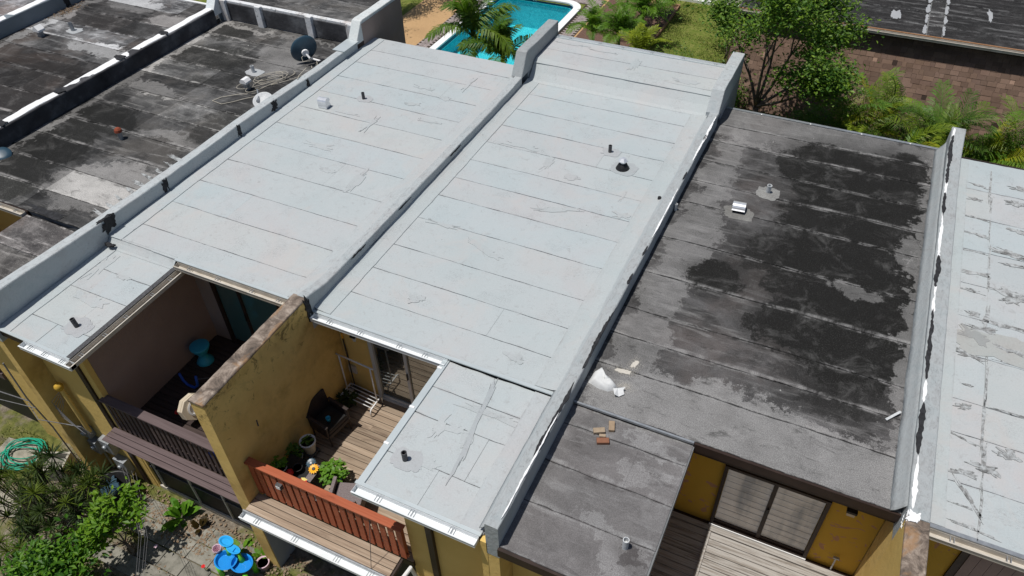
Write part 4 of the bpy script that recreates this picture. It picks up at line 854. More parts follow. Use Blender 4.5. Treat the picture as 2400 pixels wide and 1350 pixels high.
# ------------------------------------------------------------------ things on the roofs
# satellite dish, navy, seen from behind
def dish_mesh(r, depth, n=36, m=7):
    prof = [(0.001, -depth)] + [(r * k / m, -depth + depth * (k / m) ** 2) for k in range(1, m + 1)]
    prof += [(r * 1.0, .012), (r * .985, .012)] + [(r * k / m, -depth + .012 + depth * (k / m) ** 2) for k in range(m - 1, 0, -1)] + [(0.001, -depth + .012)]
    V = []; F = []
    for (a, z) in prof:
        for k in range(n): V.append((a * math.cos(2 * math.pi * k / n), a * math.sin(2 * math.pi * k / n), z))
    for i in range(len(prof) - 1):
        for k in range(n): F.append((i * n + k, i * n + (k + 1) % n, (i + 1) * n + (k + 1) % n, (i + 1) * n + k))
    return V, F
dt = thing('satellite_dish', 'large navy blue satellite dish seen from behind with white bent arm', 'satellite dish', (-6.0, 8.55, 0))
C_ = Vector((-6.36, 8.36, .42)); face = Vector((-.72, .58, .12)).normalized(); Q = Vector((0, 0, 1)).rotation_difference(face).to_matrix().to_4x4()
V, F = dish_mesh(.37, .10); me = meshdata('reflector', V, F, MT['dish'], True); link('reflector', me, dt, Matrix.Translation(C_) @ Q @ Matrix.Diagonal((1.12, .98, 1, 1)))
bk = C_ - face * .12
MB().lathe([(.10, -.03), (.10, .03), (.05, .05)], tuple(bk + Vector((.06, -.07, -.02))), 12, Q).build('back_bracket', MT['white'], dt)
MB().tube([bk + Vector((.06, -.07, -.02)), bk + Vector((.20, -.10, -.13)), Vector((-6.13, 8.38, .14)), Vector((-5.86, 8.42, .10))], .028, 8).build('mount_arm', MT['white'], dt)
MB().box(-5.90, -5.82, 8.30, 8.52, 0, .13).box(-6.0, -5.74, 8.39, 8.43, 0, .02).build('mount_foot', MT['black'], dt)
MB().tube([bk + Vector((.05, -.08, -.05)), bk + Vector((.0, -.2, -.12)), bk + Vector((.08, -.26, -.2)), bk + Vector((.17, -.18, -.2)), Vector((-6.1, 8.3, .1))], .008, 6).build('dish_cable', MT['cable'], dt)
d2 = thing('satellite_dish', 'small pale satellite dish lying on the roof against the parapet near the cable tangle', 'satellite dish', (-6.0, 5.95, 0))
V, F = dish_mesh(.27, .06); Q2 = Vector((0, 0, 1)).rotation_difference(Vector((.15, -.35, .9)).normalized()).to_matrix().to_4x4()
link('reflector', meshdata('reflector', V, F, MT['pvc'], True), d2, Matrix.Translation((-5.93, 5.90, .13)) @ Q2)
MB().tube([(-6.5, 6.35, .10), (-6.1, 5.95, .16)], .022, 8).build('feed_arm', MT['steel'], d2); MB().tube([(-6.1, 5.93, .14), (-6.04, 5.80, .13)], .035, 8).build('receiver', MT['steel'], d2)
# tangle of cable
r = random.Random(5); pts = []
def loop_pts(cx, cy, rx, ry, rot, a0, a1, z, n=18):
    o = []
    for k in range(n + 1):
        a = a0 + (a1 - a0) * k / n; x = rx * math.cos(a); y = ry * math.sin(a)
        o.append((cx + x * math.cos(rot) - y * math.sin(rot), cy + x * math.sin(rot) + y * math.cos(rot), z + .012 * math.sin(3 * a)))
    return o
ct = MB()
for q in range(6):
    ct.tube(loop_pts(-6.62 + r.uniform(-.18, .22), 6.95 + r.uniform(-.25, .3), r.uniform(.35, .72), r.uniform(.14, .24), R(62 + r.uniform(-14, 14)), r.uniform(0, 2), r.uniform(6, 8.6), .03 + .014 * q), .007, 5)
ct.tube([(-6.5, 6.25, .04), (-6.9, 6.0, .05), (-7.25, 5.75, .02), (-7.35, 5.5, .02), (-7.0, 5.45, .02), (-6.8, 5.65, .02), (-6.6, 5.9, .03), (-6.2, 6.3, .05)], .009, 5)
ct.tube([(-6.4, 6.8, .04), (-6.1, 7.2, .05), (-5.9, 7.7, .03), (-5.85, 8.2, .04), (-6.02, 8.4, .1)], .009, 5)
tag(ct.build('cable_tangle', MT['cable'], None, True), 'loose tangle of beige cable on the mottled roof beside the grey flue', 'cable')
tag(MB().tube([(-5.98, 8.1, .08), (-5.72, 7.8, .2), (-5.60, 7.45, .40), (-5.52, 7.0, .39), (-5.46, 6.85, .37)], .010, 5).build('loose_cable', MT['cable']), 'single pale cable lying over the parapet below the navy dish', 'cable')
bl = thing('round_lid', 'dark blue-grey round disc leaning on the black flank at the left edge', 'lid', (-10.35, 1.3, 0)); MB().lathe([(.20, 0), (.22, .02), (.21, .05), (.1, .07)], (-10.33, 1.34, .02), 24, Vector((0, 0, 1)).rotation_difference(Vector((.4, -.2, .9))).to_matrix().to_4x4()).build('disc', MT['dish'], bl, True)
# hooded white vents
def hood(parent, x, y, z, w_=.24, d=.22, hh=.26, rz=0, lab=None, back=1):
    g = MB(); n = 9; prof = [(-d * .5, 0), (-d * .55, hh * .6)] + [(-d * .1 - d * .45 * math.cos(math.pi * k / n), hh * .6 + hh * .4 * math.sin(math.pi * k / n)) for k in range(n + 1)] + [(d * .30, hh * .62), (d * .18, hh * .5), (d * .34, hh * .25), (d * .42, 0)]
    M = Matrix.Translation((x, y, z)) @ Matrix.Rotation(rz, 4, 'Z')
    V = [M @ Vector((sx * w_ / 2, a, b)) for sx in (-1, 1) for a, b in prof]; m = len(prof)
    F = [tuple(range(m)), tuple(reversed(range(m, 2 * m)))] + [(k, m + k, m + (k + 1) % m, (k + 1) % m) for k in range(m)]
    o = link('roof_vent', meshdata('roof_vent', V, F, MT['bright']), parent); o['label'] = lab
    mb = MB().box(-w_ * .42, w_ * .42, -d * .4, d * .46, -.01, .03, M); mb.build('vent_base', MT['iron'], o); return o
hood(h2, -4.24, 6.33, .10, .25, .24, .27, R(4), 'shiny white hooded exhaust vent')
v4 = MB(); M = Matrix.Translation((6.60, 6.27, 0)) @ Matrix.Rotation(R(5), 4, 'Z')
n = 8; V = [M @ Vector((sx * .135, -.12 * math.cos(math.pi * k / n) + .0, .10 + .10 * math.sin(math.pi * k / n))) for sx in (-1, 1) for k in range(n + 1)]
V += [M @ Vector((sx * .135, -.15, .085)) for sx in (-1, 1)]
F = [tuple(range(n + 1)), tuple(reversed(range(n + 1, 2 * n + 2)))] + [(k, n + 1 + k, n + 2 + k, k + 1) for k in range(n)] + [(0, 2 * n + 2, 2 * n + 3, n + 1)]
o = link('roof_vent', meshdata('roof_vent', V, F, MT['bright']), h4); o['label'] = 'low barrel-topped white vent'
MB().box(-.12, .12, -.10, .11, -.01, .105, M).build('vent_base', MT['black'], o)
ragged(h4, 'pipe_flashing', MT['wing4'], (6.62, 6.15, .003), (1, 0, 0), (0, 1, 0), .32, .22, 17, .004, .14, color=(1.25, 1.28, 1.22))
# sack and spilled sand
def lump(name, mat, parent, P, Z0, hgt, n=26, m=12, seed=0, worldm=None):
    """pillow-like body: closed outline P(t)->(x,y) inflated upward"""
    V = []; F = []
    cx = sum(p[0] for p in P) / len(P); cy = sum(p[1] for p in P) / len(P); n = len(P)
    for j in range(m + 1):
        s = j / m; f = math.sqrt(max(0, 1 - s ** 2.6)) if s < 1 else 0
        for i, (x, y) in enumerate(P):
            q = 1 - s; wv = 1 + .04 * vn(i * .8 + j * .6, seed)
            V.append((cx + (x - cx) * (1 - s) ** .75 * wv, cy + (y - cy) * (1 - s) ** .75 * wv, Z0 + hgt * (1 - (1 - s) ** 3.6) * (1 + .16 * vn(i * .9 + j * 1.3, seed + 2))))
    for j in range(m):
        for i in range(n): F.append((j * n + i, j * n + (i + 1) % n, (j + 1) * n + (i + 1) % n, (j + 1) * n + i))
    return link(name, meshdata(name, V, F, mat, True), parent, worldm)
sk = thing('sand_sack', 'white woven sack with twisted end lying on the blackened roof by the wall', 'sack', (5.65, .6, 0))
def densify(P, k=4):
    o = []
    for (a, b) in zip(P, P[1:] + P[:1]):
        for i in range(k): o.append((a[0] + (b[0] - a[0]) * i / k, a[1] + (b[1] - a[1]) * i / k))
    return o
lump('sack_body', MT['sack'], sk, densify([(5.40, .46), (5.58, .40), (5.76, .40), (5.86, .47), (5.87, .54), (5.78, .62), (5.62, .70), (5.47, .86), (5.40, .70)]), .002, .115, seed=3)
MB().add([(5.83, .47, .05), (5.90, .50, .05), (6.02, .55, .09), (6.04, .44, .03), (6.0, .50, .06), (5.97, .36, .02), (5.90, .33, .08), (5.86, .42, .03)], [(0, 1, 2), (1, 2, 4), (1, 4, 3), (1, 3, 5), (0, 5, 7), (0, 1, 6), (1, 5, 6), (0, 6, 7)]).build('twisted_end', MT['sack'], sk)
sp = ragged(None, 'spilled_sand', MT['sand'], (5.86, .93, .004), (1, .15, 0), (-.15, 1, 0), .12, .05, 41, .010, .3); tag(sp, kind='stuff'); sp2 = ragged(None, 'spilled_sand', MT['sand'], (5.98, 1.17, .004), (.3, 1, 0), (-1, .3, 0), .09, .045, 46, .009, .3); tag(sp2, kind='stuff'); 
gm = MB(); r = random.Random(66)
for k in range(2600):
    q = k % 3; cx, cy, sx, sy = ((5.86, .93, .13, .05), (5.98, 1.15, .06, .09), (5.99, .62, .07, .05))[q]; x = r.gauss(cx, sx); y = r.gauss(cy, sy); g_ = r.uniform(.003, .009)
    gm.add([(x, y, .012), (x + g_, y + g_ * .3, .010), (x + g_ * .2, y + g_, .011)], [(0, 1, 2)])
tag(gm.build('spilled_sand', MT['sand']), kind='stuff')
bc = [((5.905, -.385), .50, 0, (1.0, .95, .85), 'tan brick leaning on the broken pale piece, left of the group', 1), ((6.06, -.22), -1.25, 0, (.95, .85, .72), 'tan brick lying apart from the other three on the grey roof', 1), ((5.985, -.445), .35, .0, (1.1, 1.05, .95), 'small broken pale piece of brick between two bricks', .55), ((6.03, -.55), .42, 0, (.72, .40, .30), 'reddish brown brick nearest the eave', 1.05)]
for (xy, a, dz, c, lab, s) in bc:
    M = Matrix.Translation((xy[0], xy[1], -.068)) @ Matrix.Rotation(a, 4, 'Z') @ Matrix.Scale(s, 4)
    tag(MB().box(-.095, .095, -.048, .048, 0, .055).build('brick', MT['brick'], None, color=c, world=M, bevel=.005), lab, 'brick', 'loose bricks on the grey roof')
tag(MB().box(-.15, .15, -.02, .02, 0, .01).build('metal_strip', MT['pvc'], None, world=Matrix.Translation((10.13, 1.78, .04)) @ Matrix.Rotation(R(50), 4, 'Z') @ Matrix.Rotation(R(-8), 4, 'Y')), 'pale metal strip lying against the torn wall on the blackened roof', 'strip')
lt = MB(); r = random.Random(8)
for k in range(320):
    x = -16.0 + r.gauss(0, .12); y = 8.4 + r.gauss(0, .33); a = r.uniform(0, 6.3); s = r.uniform(.02, .05)
    lt.add([(x + s * math.cos(a), y + s * math.sin(a), .03 + r.uniform(-.01, .03)), (x - s * .4 * math.sin(a), y + s * .4 * math.cos(a), .02), (x - s * math.cos(a), y - s * math.sin(a), .03)], [(0, 1, 2)])
tag(lt.build('dry_leaves', MT['litter']), kind='stuff')

# ------------------------------------------------------------------ balcony 3 things
def flowerpot(name, label, x, y, z, r0, r1, h, mat, leaves, seed, cat='potted plant', leafmat='leafbright', spread=.3, lh=.25, lsize=.055, group=None):
    t = thing(name, label, cat, (x, y, z), 0, group)
    MB().lathe([(r0, 0), (r1, h * .86), (r1 * 1.08, h * .86), (r1 * 1.1, h), (r1 * .95, h), (r1 * .92, h * .88)], (x, y, z), 22).build('pot', MT[mat], t, True)
    MB().lathe([(r1 * .9, h * .85), (r1 * .88, h * .88)], (x, y, z), 18).build('soil', MT['soil'], t)
    if leaves:
        r = random.Random(seed); mb = MB(); st = MB()
        for k in range(leaves):
            a = r.uniform(0, 6.28); d = spread * math.sqrt(r.random()); hh = h + lh * r.uniform(.25, 1) * (1 - .5 * (d / spread) ** 2)
            p = Vector((x + d * math.cos(a), y + d * math.sin(a), z + hh)); s = lsize * r.uniform(.6, 1.2); b = a + r.uniform(-1, 1); t1 = Vector((math.cos(b), math.sin(b), r.uniform(-.5, .35))) * s; t2 = Vector((-math.sin(b), math.cos(b), r.uniform(-.2, .2))) * s * .55
            mb.add([p - t1, p + t2, p + t1, p - t2], [(0, 1, 2, 3)])
            if k % 6 == 0: st.tube([(x, y, z + h * .85), p.lerp(Vector((x, y, z + h)), .5), p], .006, 4)
        mb.build('foliage', MT[leafmat], t); st.build('stem', MT[leafmat], t)
    return t
def wicker_chair(label, x, y, rz, mat='wicker'):
    t = thing('wicker_armchair', label, 'armchair', (x, y, DZ), rz, 'wicker armchairs on the timber balcony'); W = WM[t.name]
    def p(name, *b, m=mat, bev=.012): return MB().box(*b).build(name, MT[m], t, world=W.copy(), bevel=bev)
    p('seat', -.26, .26, -.26, .24, .36, .44); p('cushion', -.24, .24, -.25, .22, .44, .49, m='black' if mat == 'wicker' else mat)
    o = MB().box(-.29, .29, -.02, .02, 0, .50).build('backrest', MT[mat], t, world=W @ Matrix.Translation((0, .27, .38)) @ Matrix.Rotation(R(-10), 4, 'X'), bevel=.02)
    for s in (-1, 1):
        p('armrest', s * .29 - .035, s * .29 + .035, -.28, .28, .60, .64); p('side_panel', s * .29 - .02, s * .29 + .02, -.26, .26, .30, .598)
        for q in (-.26, .25): MB().tube([(s * .27, q, 0), (s * .27, q, .36)], .018, 8).build('leg', MT[mat], t, world=W.copy())
    p('front_panel', -.26, .26, -.275, -.255, .26, .36); return t
wicker_chair('dark wicker armchair against the yellow wall of the timber balcony', .34, -.72, R(80))
cup = thing('plastic_cup', 'turquoise cup standing on the dark wicker armchair', 'cup', (.36, -.75, DZ + .5)); MB().lathe([(.035, 0), (.05, .11), (.045, .11), (.032, .01)], (.40, -.80, DZ + .492), 18, closed_top=False).build('cup_wall', MT['cyan'], cup, True)
wicker_chair('grey-brown wicker armchair half hidden by the silver gutter corner', 1.72, -2.05, R(-160), 'wicker2')
flowerpot('potted_plant', 'tall white tapered bucket with herb beside the dark armchair', .27, -1.36, DZ + .12, .10, .15, .34, 'white', 14, 3, spread=.12, lh=.14, leafmat='leaf')
MB().box(.14, .40, -1.49, -1.23, DZ + .09, DZ + .119).box(.15, .17, -1.48, -1.46, DZ, DZ + .09).box(.37, .39, -1.48, -1.46, DZ, DZ + .09).box(.15, .17, -1.26, -1.24, DZ, DZ + .09).box(.37, .39, -1.26, -1.24, DZ, DZ + .09)
st = MB().box(.14, .40, -1.49, -1.23, DZ + .09, DZ + .119)
for (a, b) in ((.15, -1.48), (.37, -1.48), (.15, -1.26), (.37, -1.26)): st.box(a, a + .02, b, b + .02, DZ, DZ + .09)
tag(st.build('plant_stool', MT['iron']), 'low black stand under the white bucket plant', 'stand')
flowerpot('potted_plant', 'bushy green potted plant on the deck in front of the railing', 1.12, -1.72, DZ, .10, .14, .26, 'cyan', 210, 9, spread=.27, lh=.36, lsize=.065)
flowerpot('potted_plant', 'leafy plant in a dark pot under the clothes rack', .22, .0, DZ, .10, .13, .16, 'black', 70, 12, spread=.24, lh=.14, lsize=.07, leafmat='leafdark')
flowerpot('potted_plant', 'trailing grey-green plant on the windowsill planter by the yellow wall', .12, -1.62, DZ + .02, .10, .13, .18, 'pvc', 70, 15, spread=.17, lh=.35, lsize=.06, leafmat='leaf')
# planter trough along the wall
tr = MB().box(.02, .16, -2.45, -1.9, DZ, DZ + .1).box(.02, .14, .0, .36, DZ, DZ + .08); tag(tr.build('white_board', MT['pvc'], bevel=.004), 'white boards lying on the deck along the yellow wall', 'board')
tb = thing('low_table', 'black low table crowded with pots behind the brick-red railing', 'table', (.48, -1.95, DZ)); TZ = DZ + .42
MB().box(.14, .88, -2.28, -1.72, TZ - .03, TZ).build('tabletop', MT['black'], tb, bevel=.006)
MB().box(.74, .88, -2.28, -1.72, TZ + .001, TZ + .012).build('edge_board', MT['wicker2'], tb)
for (a, b) in ((.17, -2.25), (.85, -2.25), (.17, -1.75), (.85, -1.75)): MB().box(a - .02, a + .02, b - .02, b + .02, DZ, TZ - .03).build('leg', MT['black'], tb)
flowerpot('potted_plant', 'clear grey plastic pot with spindly light green shoots on the black table', .24, -2.13, TZ, .09, .12, .16, 'pvc', 60, 21, spread=.14, lh=.30, lsize=.05)
flowerpot('empty_pot', 'empty dark green pot on the black table', .52, -1.98, TZ, .07, .09, .12, 'black', 0, 1, 'pot')
rb = thing('red_ball_ornament', 'shiny red round ornament on the black table', 'ornament', (.43, -2.12, TZ)); MB().lathe([(.01, 0), (.05, .02), (.075, .07), (.07, .11), (.04, .145), (.012, .15)], (.44, -2.12, TZ), 20).build('bulb', MT['toyred'], rb, True); MB().lathe([(.02, .148), (.02, .17)], (.44, -2.12, TZ), 8).build('neck', MT['toyred'], rb)
def flower(label, x, y, z, mat, cmat):
    t = thing('metal_flower', label, 'garden ornament', (x, y, z)); me = meshdata('petal', MB().add([(0.02, -.014, 0), (.08, -.018, .012), (.108, 0, .004), (.08, .018, .012), (.02, .014, 0)], [(0, 1, 2, 3, 4)]).V, [(0, 1, 2, 3, 4)], MT[mat])
    Mx = Matrix.Translation((x, y, z + .05)) @ Matrix.Rotation(R(12), 4, 'X')
    for k in range(13): link('petal', me, t, Mx @ Matrix.Rotation(2 * math.pi * k / 13, 4, 'Z'))
    MB().lathe([(.035, 0), (.03, .018), (.01, .025)], (0, 0, .004), 14).build('flower_centre', MT[cmat], t, world=Mx)
    MB().tube([(x, y, z), (x, y, z + .05)], .006, 5).build('stem', MT['iron'], t)
flower('orange-yellow metal sunflower on the corner of the black table', .80, -1.86, TZ + .02, 'orange', 'iron'); flower('blue metal flower next to the orange one', .66, -1.76, TZ, 'dish', 'steel')
ws = thing('spinning_windmill', 'toy windmill with pale yellow and red fabric vanes behind the railing', 'pinwheel', (.80, -2.2, TZ))
for k in range(8):
    a = k * math.pi / 4; c = Vector((.80, -2.20, TZ + .10)); u = Vector((math.cos(a), math.sin(a) * .7, .5 * math.sin(a + 1))) * .12; v = Vector((-math.sin(a), math.cos(a) * .7, .4)) * .06
    MB().add([c, c + u * .6 + v, c + u, c + u * .7 - v * .3], [(0, 1, 2, 3)]).build('vane', MT['yel' if k % 3 else 'toyred'], ws)
mg = thing('mug', 'white mug with dark inside on the black table by the railing', 'mug', (.55, -2.22, TZ)); MB().lathe([(.03, 0), (.042, .08), (.036, .08), (.028, .02)], (.58, -2.21, TZ), 16, closed_top=False).build('mug_wall', MT['white'], mg, True)
bx = thing('storage_crate', 'open black crate of odds and ends between table and plant', 'crate', (1.02, -2.2, DZ))
MB().box(.92, 1.22, -2.40, -2.08, DZ, DZ + .02).box(.92, .93, -2.40, -2.08, DZ + .02, DZ + .26).box(1.21, 1.22, -2.40, -2.08, DZ + .02, DZ + .26).box(.93, 1.21, -2.40, -2.39, DZ + .02, DZ + .26).box(.93, 1.21, -2.09, -2.08, DZ + .02, DZ + .26).build('crate_shell', MT['black'], bx); MB().lathe([(.07, .02), (.09, .22), (.08, .22), (.06, .04)], (1.03, -2.23, DZ), 16, closed_top=False).build('pot', MT['pvc'], bx)
# clothes rack
cr = thing('clothes_rack', 'white tubular clothes rack with low shoe shelf beside the sliding door', 'clothes rack', (.3, .15, DZ)); ax, bx_ = -.02 + .08, .86
def T(name, pts, r_=.014): return MB().tube(pts, r_, 8).build(name, MT['white'], cr, True)
T('top_bar', [(ax - .06, .26, DZ + 1.26), (bx_ + .08, .20, DZ + 1.26)], .018)
for x, y0_ in ((ax, .26), (bx_, .20)):
    T('upright', [(x, y0_, DZ + .2), (x, y0_, DZ + 1.26)], .016)
    T('side_frame', [(x, y0_ - .27, DZ + .0), (x, y0_ - .27, DZ + .16), (x, y0_ - .23, DZ + .21), (x, y0_ + .12, DZ + .21), (x, y0_ + .16, DZ + .16), (x, y0_ + .16, DZ)], .016)
for k in range(5): T('shelf_bar', [(ax, .06 + k * .085, DZ + .205), (bx_, .00 + k * .085, DZ + .205)], .011)
bm_ = thing('broom', 'long black handled broom with yellow tip leaning in the corner behind the rack', 'broom', (.10, .42, DZ)); MB().tube([(.16, .40, DZ + .1), (.09, .46, DZ + 1.55)], .014, 6).build('broom_handle', MT['black'], bm_); MB().tube([(.088, .462, DZ + 1.56), (.085, .465, DZ + 1.7)], .015, 6).build('handle_tip', MT['orange'], bm_); MB().box(.05, .28, .36, .44, DZ, DZ + .12).build('broom_head', MT['iron'], bm_)
# ------------------------------------------------------------------ balcony 2 things
sto = thing('drum_stool', 'turquoise hourglass shaped drum stool on the plum balcony', 'stool', (-3.47, -.28, DZ)); MB().lathe([(.19, 0), (.195, .02), (.15, .09), (.10, .17), (.095, .21), (.12, .29), (.18, .39), (.215, .47), (.215, .48)], (-3.47, -.28, DZ), 32).build('stool_body', MT['cyan'], sto, True); MB().lathe([(.217, .48), (.217, .505), (.20, .512)], (-3.47, -.28, DZ), 32).build('stool_lid', MT['cyan'], sto, True)
sto.scale = (1, 1, 1)
cc = thing('toy_cooker', 'cream plastic play table with rounded corners leaning at the wall end', 'toy', (-2.42, -1.95, DZ))
Mx = Matrix.Translation((-.66, -1.78, DZ + .33)) @ Matrix.Rotation(R(-20), 4, 'Z') @ Matrix.Rotation(R(72), 4, 'X')
Mx = Matrix.Translation((-2.42, -1.62, DZ + .42)) @ Matrix.Rotation(R(84), 4, 'Z') @ Matrix.Rotation(R(70), 4, 'X')
octo = [(.34 * math.cos(R(22.5 + 45 * k)) * 1.1, .34 * math.sin(R(22.5 + 45 * k))) for k in range(8)]
octo = [(a * .82, b * .82) for a, b in octo]
MB().prism(octo, -.03, .03).build('toy_panel', MT['cream'], cc, world=Mx, bevel=.012); MB().prism([(a * 1.0, b * 1.0) for a, b in octo], -.14, -.031).build('panel_rim', MT['cream'], cc, world=Mx)
MB().lathe([(.16, .03), (.17, .05), (.13, .055), (.12, .035)], (0, 0, 0), 20).build('ring', MT['white'], cc, world=Mx); MB().box(-.07, .07, -.30, -.12, .03, .09).build('toy_block', MT['cream'], cc, world=Mx, bevel=.01)
MB().lathe([(.03, .05), (.05, .07), (.01, .09)], (.03, .06, 0), 10).build('red_knob', MT['toyred'], cc, world=Mx); MB().box(-.03, .03, -.42, -.30, -.05, .02).build('leg', MT['plank2'], cc, world=Mx)
rc = thing('toy_cup', 'small red toy cup on the plum deck', 'toy', (-2.93, -1.70, DZ)); MB().lathe([(.035, 0), (.055, .09), (.05, .09), (.03, .01)], (-2.95, -1.68, DZ), 16, Matrix.Rotation(R(20), 4, 'X'), closed_top=False).build('cup_wall', MT['toyred'], rc, True)
gs = thing('toy_shovel', 'green toy scoop on the plum deck', 'toy', (-2.95, -1.25, DZ)); MB().lathe([(.05, 0), (.06, .015), (.02, .02)], (-2.98, -1.27, DZ), 12).build('scoop', MT['toygreen'], gs)
bt = thing('child_seat', 'blue U-shaped plastic ride toy on the plum deck', 'toy', (-3.2, -1.0, DZ))
MB().tube([(-3.45, -1.0, DZ + .33), (-3.42, -1.0, DZ + .12), (-3.3, -1.02, DZ + .05), (-3.1, -1.02, DZ + .05), (-3.02, -.98, DZ + .12), (-3.0, -.95, DZ + .40)], .03, 8).build('seat_shell', MT['navy'], bt, True); MB().tube([(-3.0, -.95, DZ + .30), (-2.78, -.80, DZ + .30)], .012, 6).build('rod', MT['iron'], bt); MB().tube([(-3.05, -1.1, DZ + .06), (-2.85, -1.05, DZ + .06)], .012, 6).build('rod', MT['iron'], bt)
tag(MB().box(-1.62, -1.45, -2.30, -2.18, DZ, DZ + .09).build('blue_box', MT['navy'], bevel=.01), 'small blue box on the plum deck seen through the balusters', 'box')
# loose board on the deck of house 4
tag(MB().box(7.92, 7.98, -1.6, .27, DZ + .004, DZ + .03).build('loose_board', MT['plank4']), 'narrow board lying across the deck planks in the shade', 'board')

# ------------------------------------------------------------------ front wall equipment left
mt = thing('electric_meter_set', 'grey electric meter boxes and conduit on the yellow front wall', 'meter box', (-5.0, -2.5, -4.2))
for (x, z, w_, h_, d_) in ((-5.18, -3.55, .26, .30, .14), (-5.12, -4.02, .24, .42, .16), (-4.62, -3.75, .32, .42, .15), (-4.50, -4.42, .34, .46, .15)):
    b = BX('meter_box', MT['steel'], mt, x - w_ / 2, x + w_ / 2, -2.47 - d_, -2.455, z - h_ / 2, z + h_ / 2, bevel=.01)
    MB().lathe([(.055, 0), (.055, .05), (.04, .06)], (0, 0, 0), 18).build('meter_dial', MT['steel'], b, True, world=Matrix.Translation((x, -2.47 - d_, z + .03)) @ Matrix.Rotation(R(90), 4, 'X'))
MB().tube([(-5.12, -2.50, -4.2), (-5.12, -2.50, -4.95)], .03, 8).tube([(-4.55, -2.50, -4.6), (-4.55, -2.5, -5.0)], .02, 8).build('conduit', MT['steel'], mt)
lm = thing('capped_conduit', 'yellow painted service pipe with a rounded cap on the front wall', 'conduit', (-4.95, -2.55, -3)); MB().tube([(-5.02, -2.56, -1.95), (-5.02, -2.56, -3.45)], .05, 10).build('pipe_shaft', MT['yellow_clean'], lm); MB().lathe([(.05, -.12), (.085, -.06), (.09, 0), (.07, .05), (.03, .075)], (-5.02, -2.58, -1.88), 16).build('pipe_cap', MT['ochre'], lm, True)
wr = MB(); r = random.Random(4)
for k in range(6):
    p0 = Vector((-5.05, -2.62, -2.05 - .05 * k)); wr.tube([p0, p0 + Vector((-.2, -.15, -.25 - .05 * k)), p0 + Vector((.05 * k, -.12, -.9)), Vector((-5.1 + .05 * k, -2.6, -3.4))], .006, 4)
wr.tube([(-5.8, -2.9, -1.2), (-5.72, -2.95, -2.2), (-5.62, -2.9, -3.2), (-5.55, -2.9, -4.95)], .016, 6)
wr.tube([(-5.7, -2.95, -2.3), (-6.3, -3.2, -1.9), (-8.4, -4.0, -1.5), (-12, -6, -.5)], .012, 6).tube([(-5.65, -2.95, -2.5), (-6.4, -3.3, -2.1), (-9, -4.6, -1.6)], .009, 5)
wr.tube([(-5.9, -2.92, -2.5), (-5.6, -3.05, -2.75), (-5.2, -2.8, -3.0), (-4.9, -2.7, -3.05), (-4.8, -2.65, -3.3)], .01, 5)
tag(wr.build('service_cables', MT['wire']), 'grey service cables sagging from the front wall on the left', 'cable')
ow = MB()
for k, d in enumerate((0, .12, .3, .42)): ow.tube([(-4.45 + d, -2.62, -4.35), (-3.4 + d * .8, -3.2, -4.0 + .03 * k), (-2.2 + d * .6, -3.95, -3.55 + .02 * k), (-.6 + d * .4, -5.2, -2.6), (3 + d, -8.5, -.5)], .003, 4)
tag(ow.build('overhead_wires', MT['wire']), 'bundle of thin overhead wires running from the meter boxes out over the yard', 'wire')

# ------------------------------------------------------------------ front yard
pv = thing('paved_path', 'path of mossy grey square concrete pavers along the dark porch screens', 'path', (-2.5, -3.3, GZ)); r = random.Random(2)
row = 0
for j in range(4):
    y = -4.35 + j * .405; x = -4.4 + (.3 if j % 2 else 0) * .5
    while x < -.75:
        w_ = .60
        if not (j == 0 and x > -1.9) and r.random() > .04:
            k = r.uniform(.8, 1.12); M = Matrix.Translation((x + w_ / 2, y + .2, GZ + .018)) @ Matrix.Rotation(r.uniform(-.012, .012), 4, 'Z') @ Matrix.Rotation(r.uniform(-.012, .012), 4, 'X')
            MB().box(-w_ / 2 + .009, w_ / 2 - .009, -.19, .19, -.03, .014).build('paver', MT['concrete'], pv, color=(k, k, k * .98), world=M, bevel=.006)
        x += w_
for (x, y, a, sx, sy, lab) in ((-6.75, -4.25, .3, .5, .32, 'pale concrete slab lying in the grass at the left edge'), (-7.6, -3.15, .15, .55, .3, 'concrete slab under the coiled green hose')):
    tag(MB().box(-sx, sx, -sy, sy, -.02, .05).build('concrete_slab', MT['concrete'], None, color=(1.35, 1.32, 1.25), world=Matrix.Translation((x, y, GZ)) @ Matrix.Rotation(a, 4, 'Z'), bevel=.01), lab, 'slab')
cb = thing('concrete_planter', 'empty light grey square planter beside the spiky plants', 'planter', (-6.35, -3.1, GZ)); Mx = Matrix.Translation((-6.3, -3.12, GZ)) @ Matrix.Rotation(R(25), 4, 'Z')
MB().box(-.36, .36, -.26, -.21, 0, .42).box(-.36, .36, .21, .26, 0, .42).box(-.36, -.31, -.209, .209, 0, .42).box(.31, .36, -.209, .209, 0, .42).build('planter_shell', MT['concrete'], cb, color=(1.5, 1.5, 1.5), world=Mx); MB().box(-.309, .309, -.209, .209, .0, .25).build('soil', MT['concrete'], cb, color=(.9, .9, .9), world=Mx)
hs = MB()
for k in range(7): hs.tube(loop_pts(-7.35 + r.uniform(-.1, .1), -3.15 + r.uniform(-.1, .1), r.uniform(.42, .62), r.uniform(.3, .42), r.uniform(0, 1), 0, 6.3, GZ + .08 + .018 * k), .016, 6)
tag(hs.build('garden_hose', MT['hose'], None, True), 'bright green garden hose in loose coils on the ground at the far left', 'hose')
bn = thing('black_bin', 'round black plastic tub with sagging black liner by the meter boxes', 'tub', (-4.3, -3.05, GZ)); MB().lathe([(.27, 0), (.36, .55), (.40, .57), (.39, .60), (.33, .58), (.30, .2), (.05, .12)], (-4.35, -3.05, GZ), 26).build('tub_shell', MT['black'], bn, True); ragged(bn, 'liner', MT['dish'], (-4.38, -3.08, GZ + .5), (1, 0, .2), (0, 1, .1), .30, .24, 8, .02, .4)
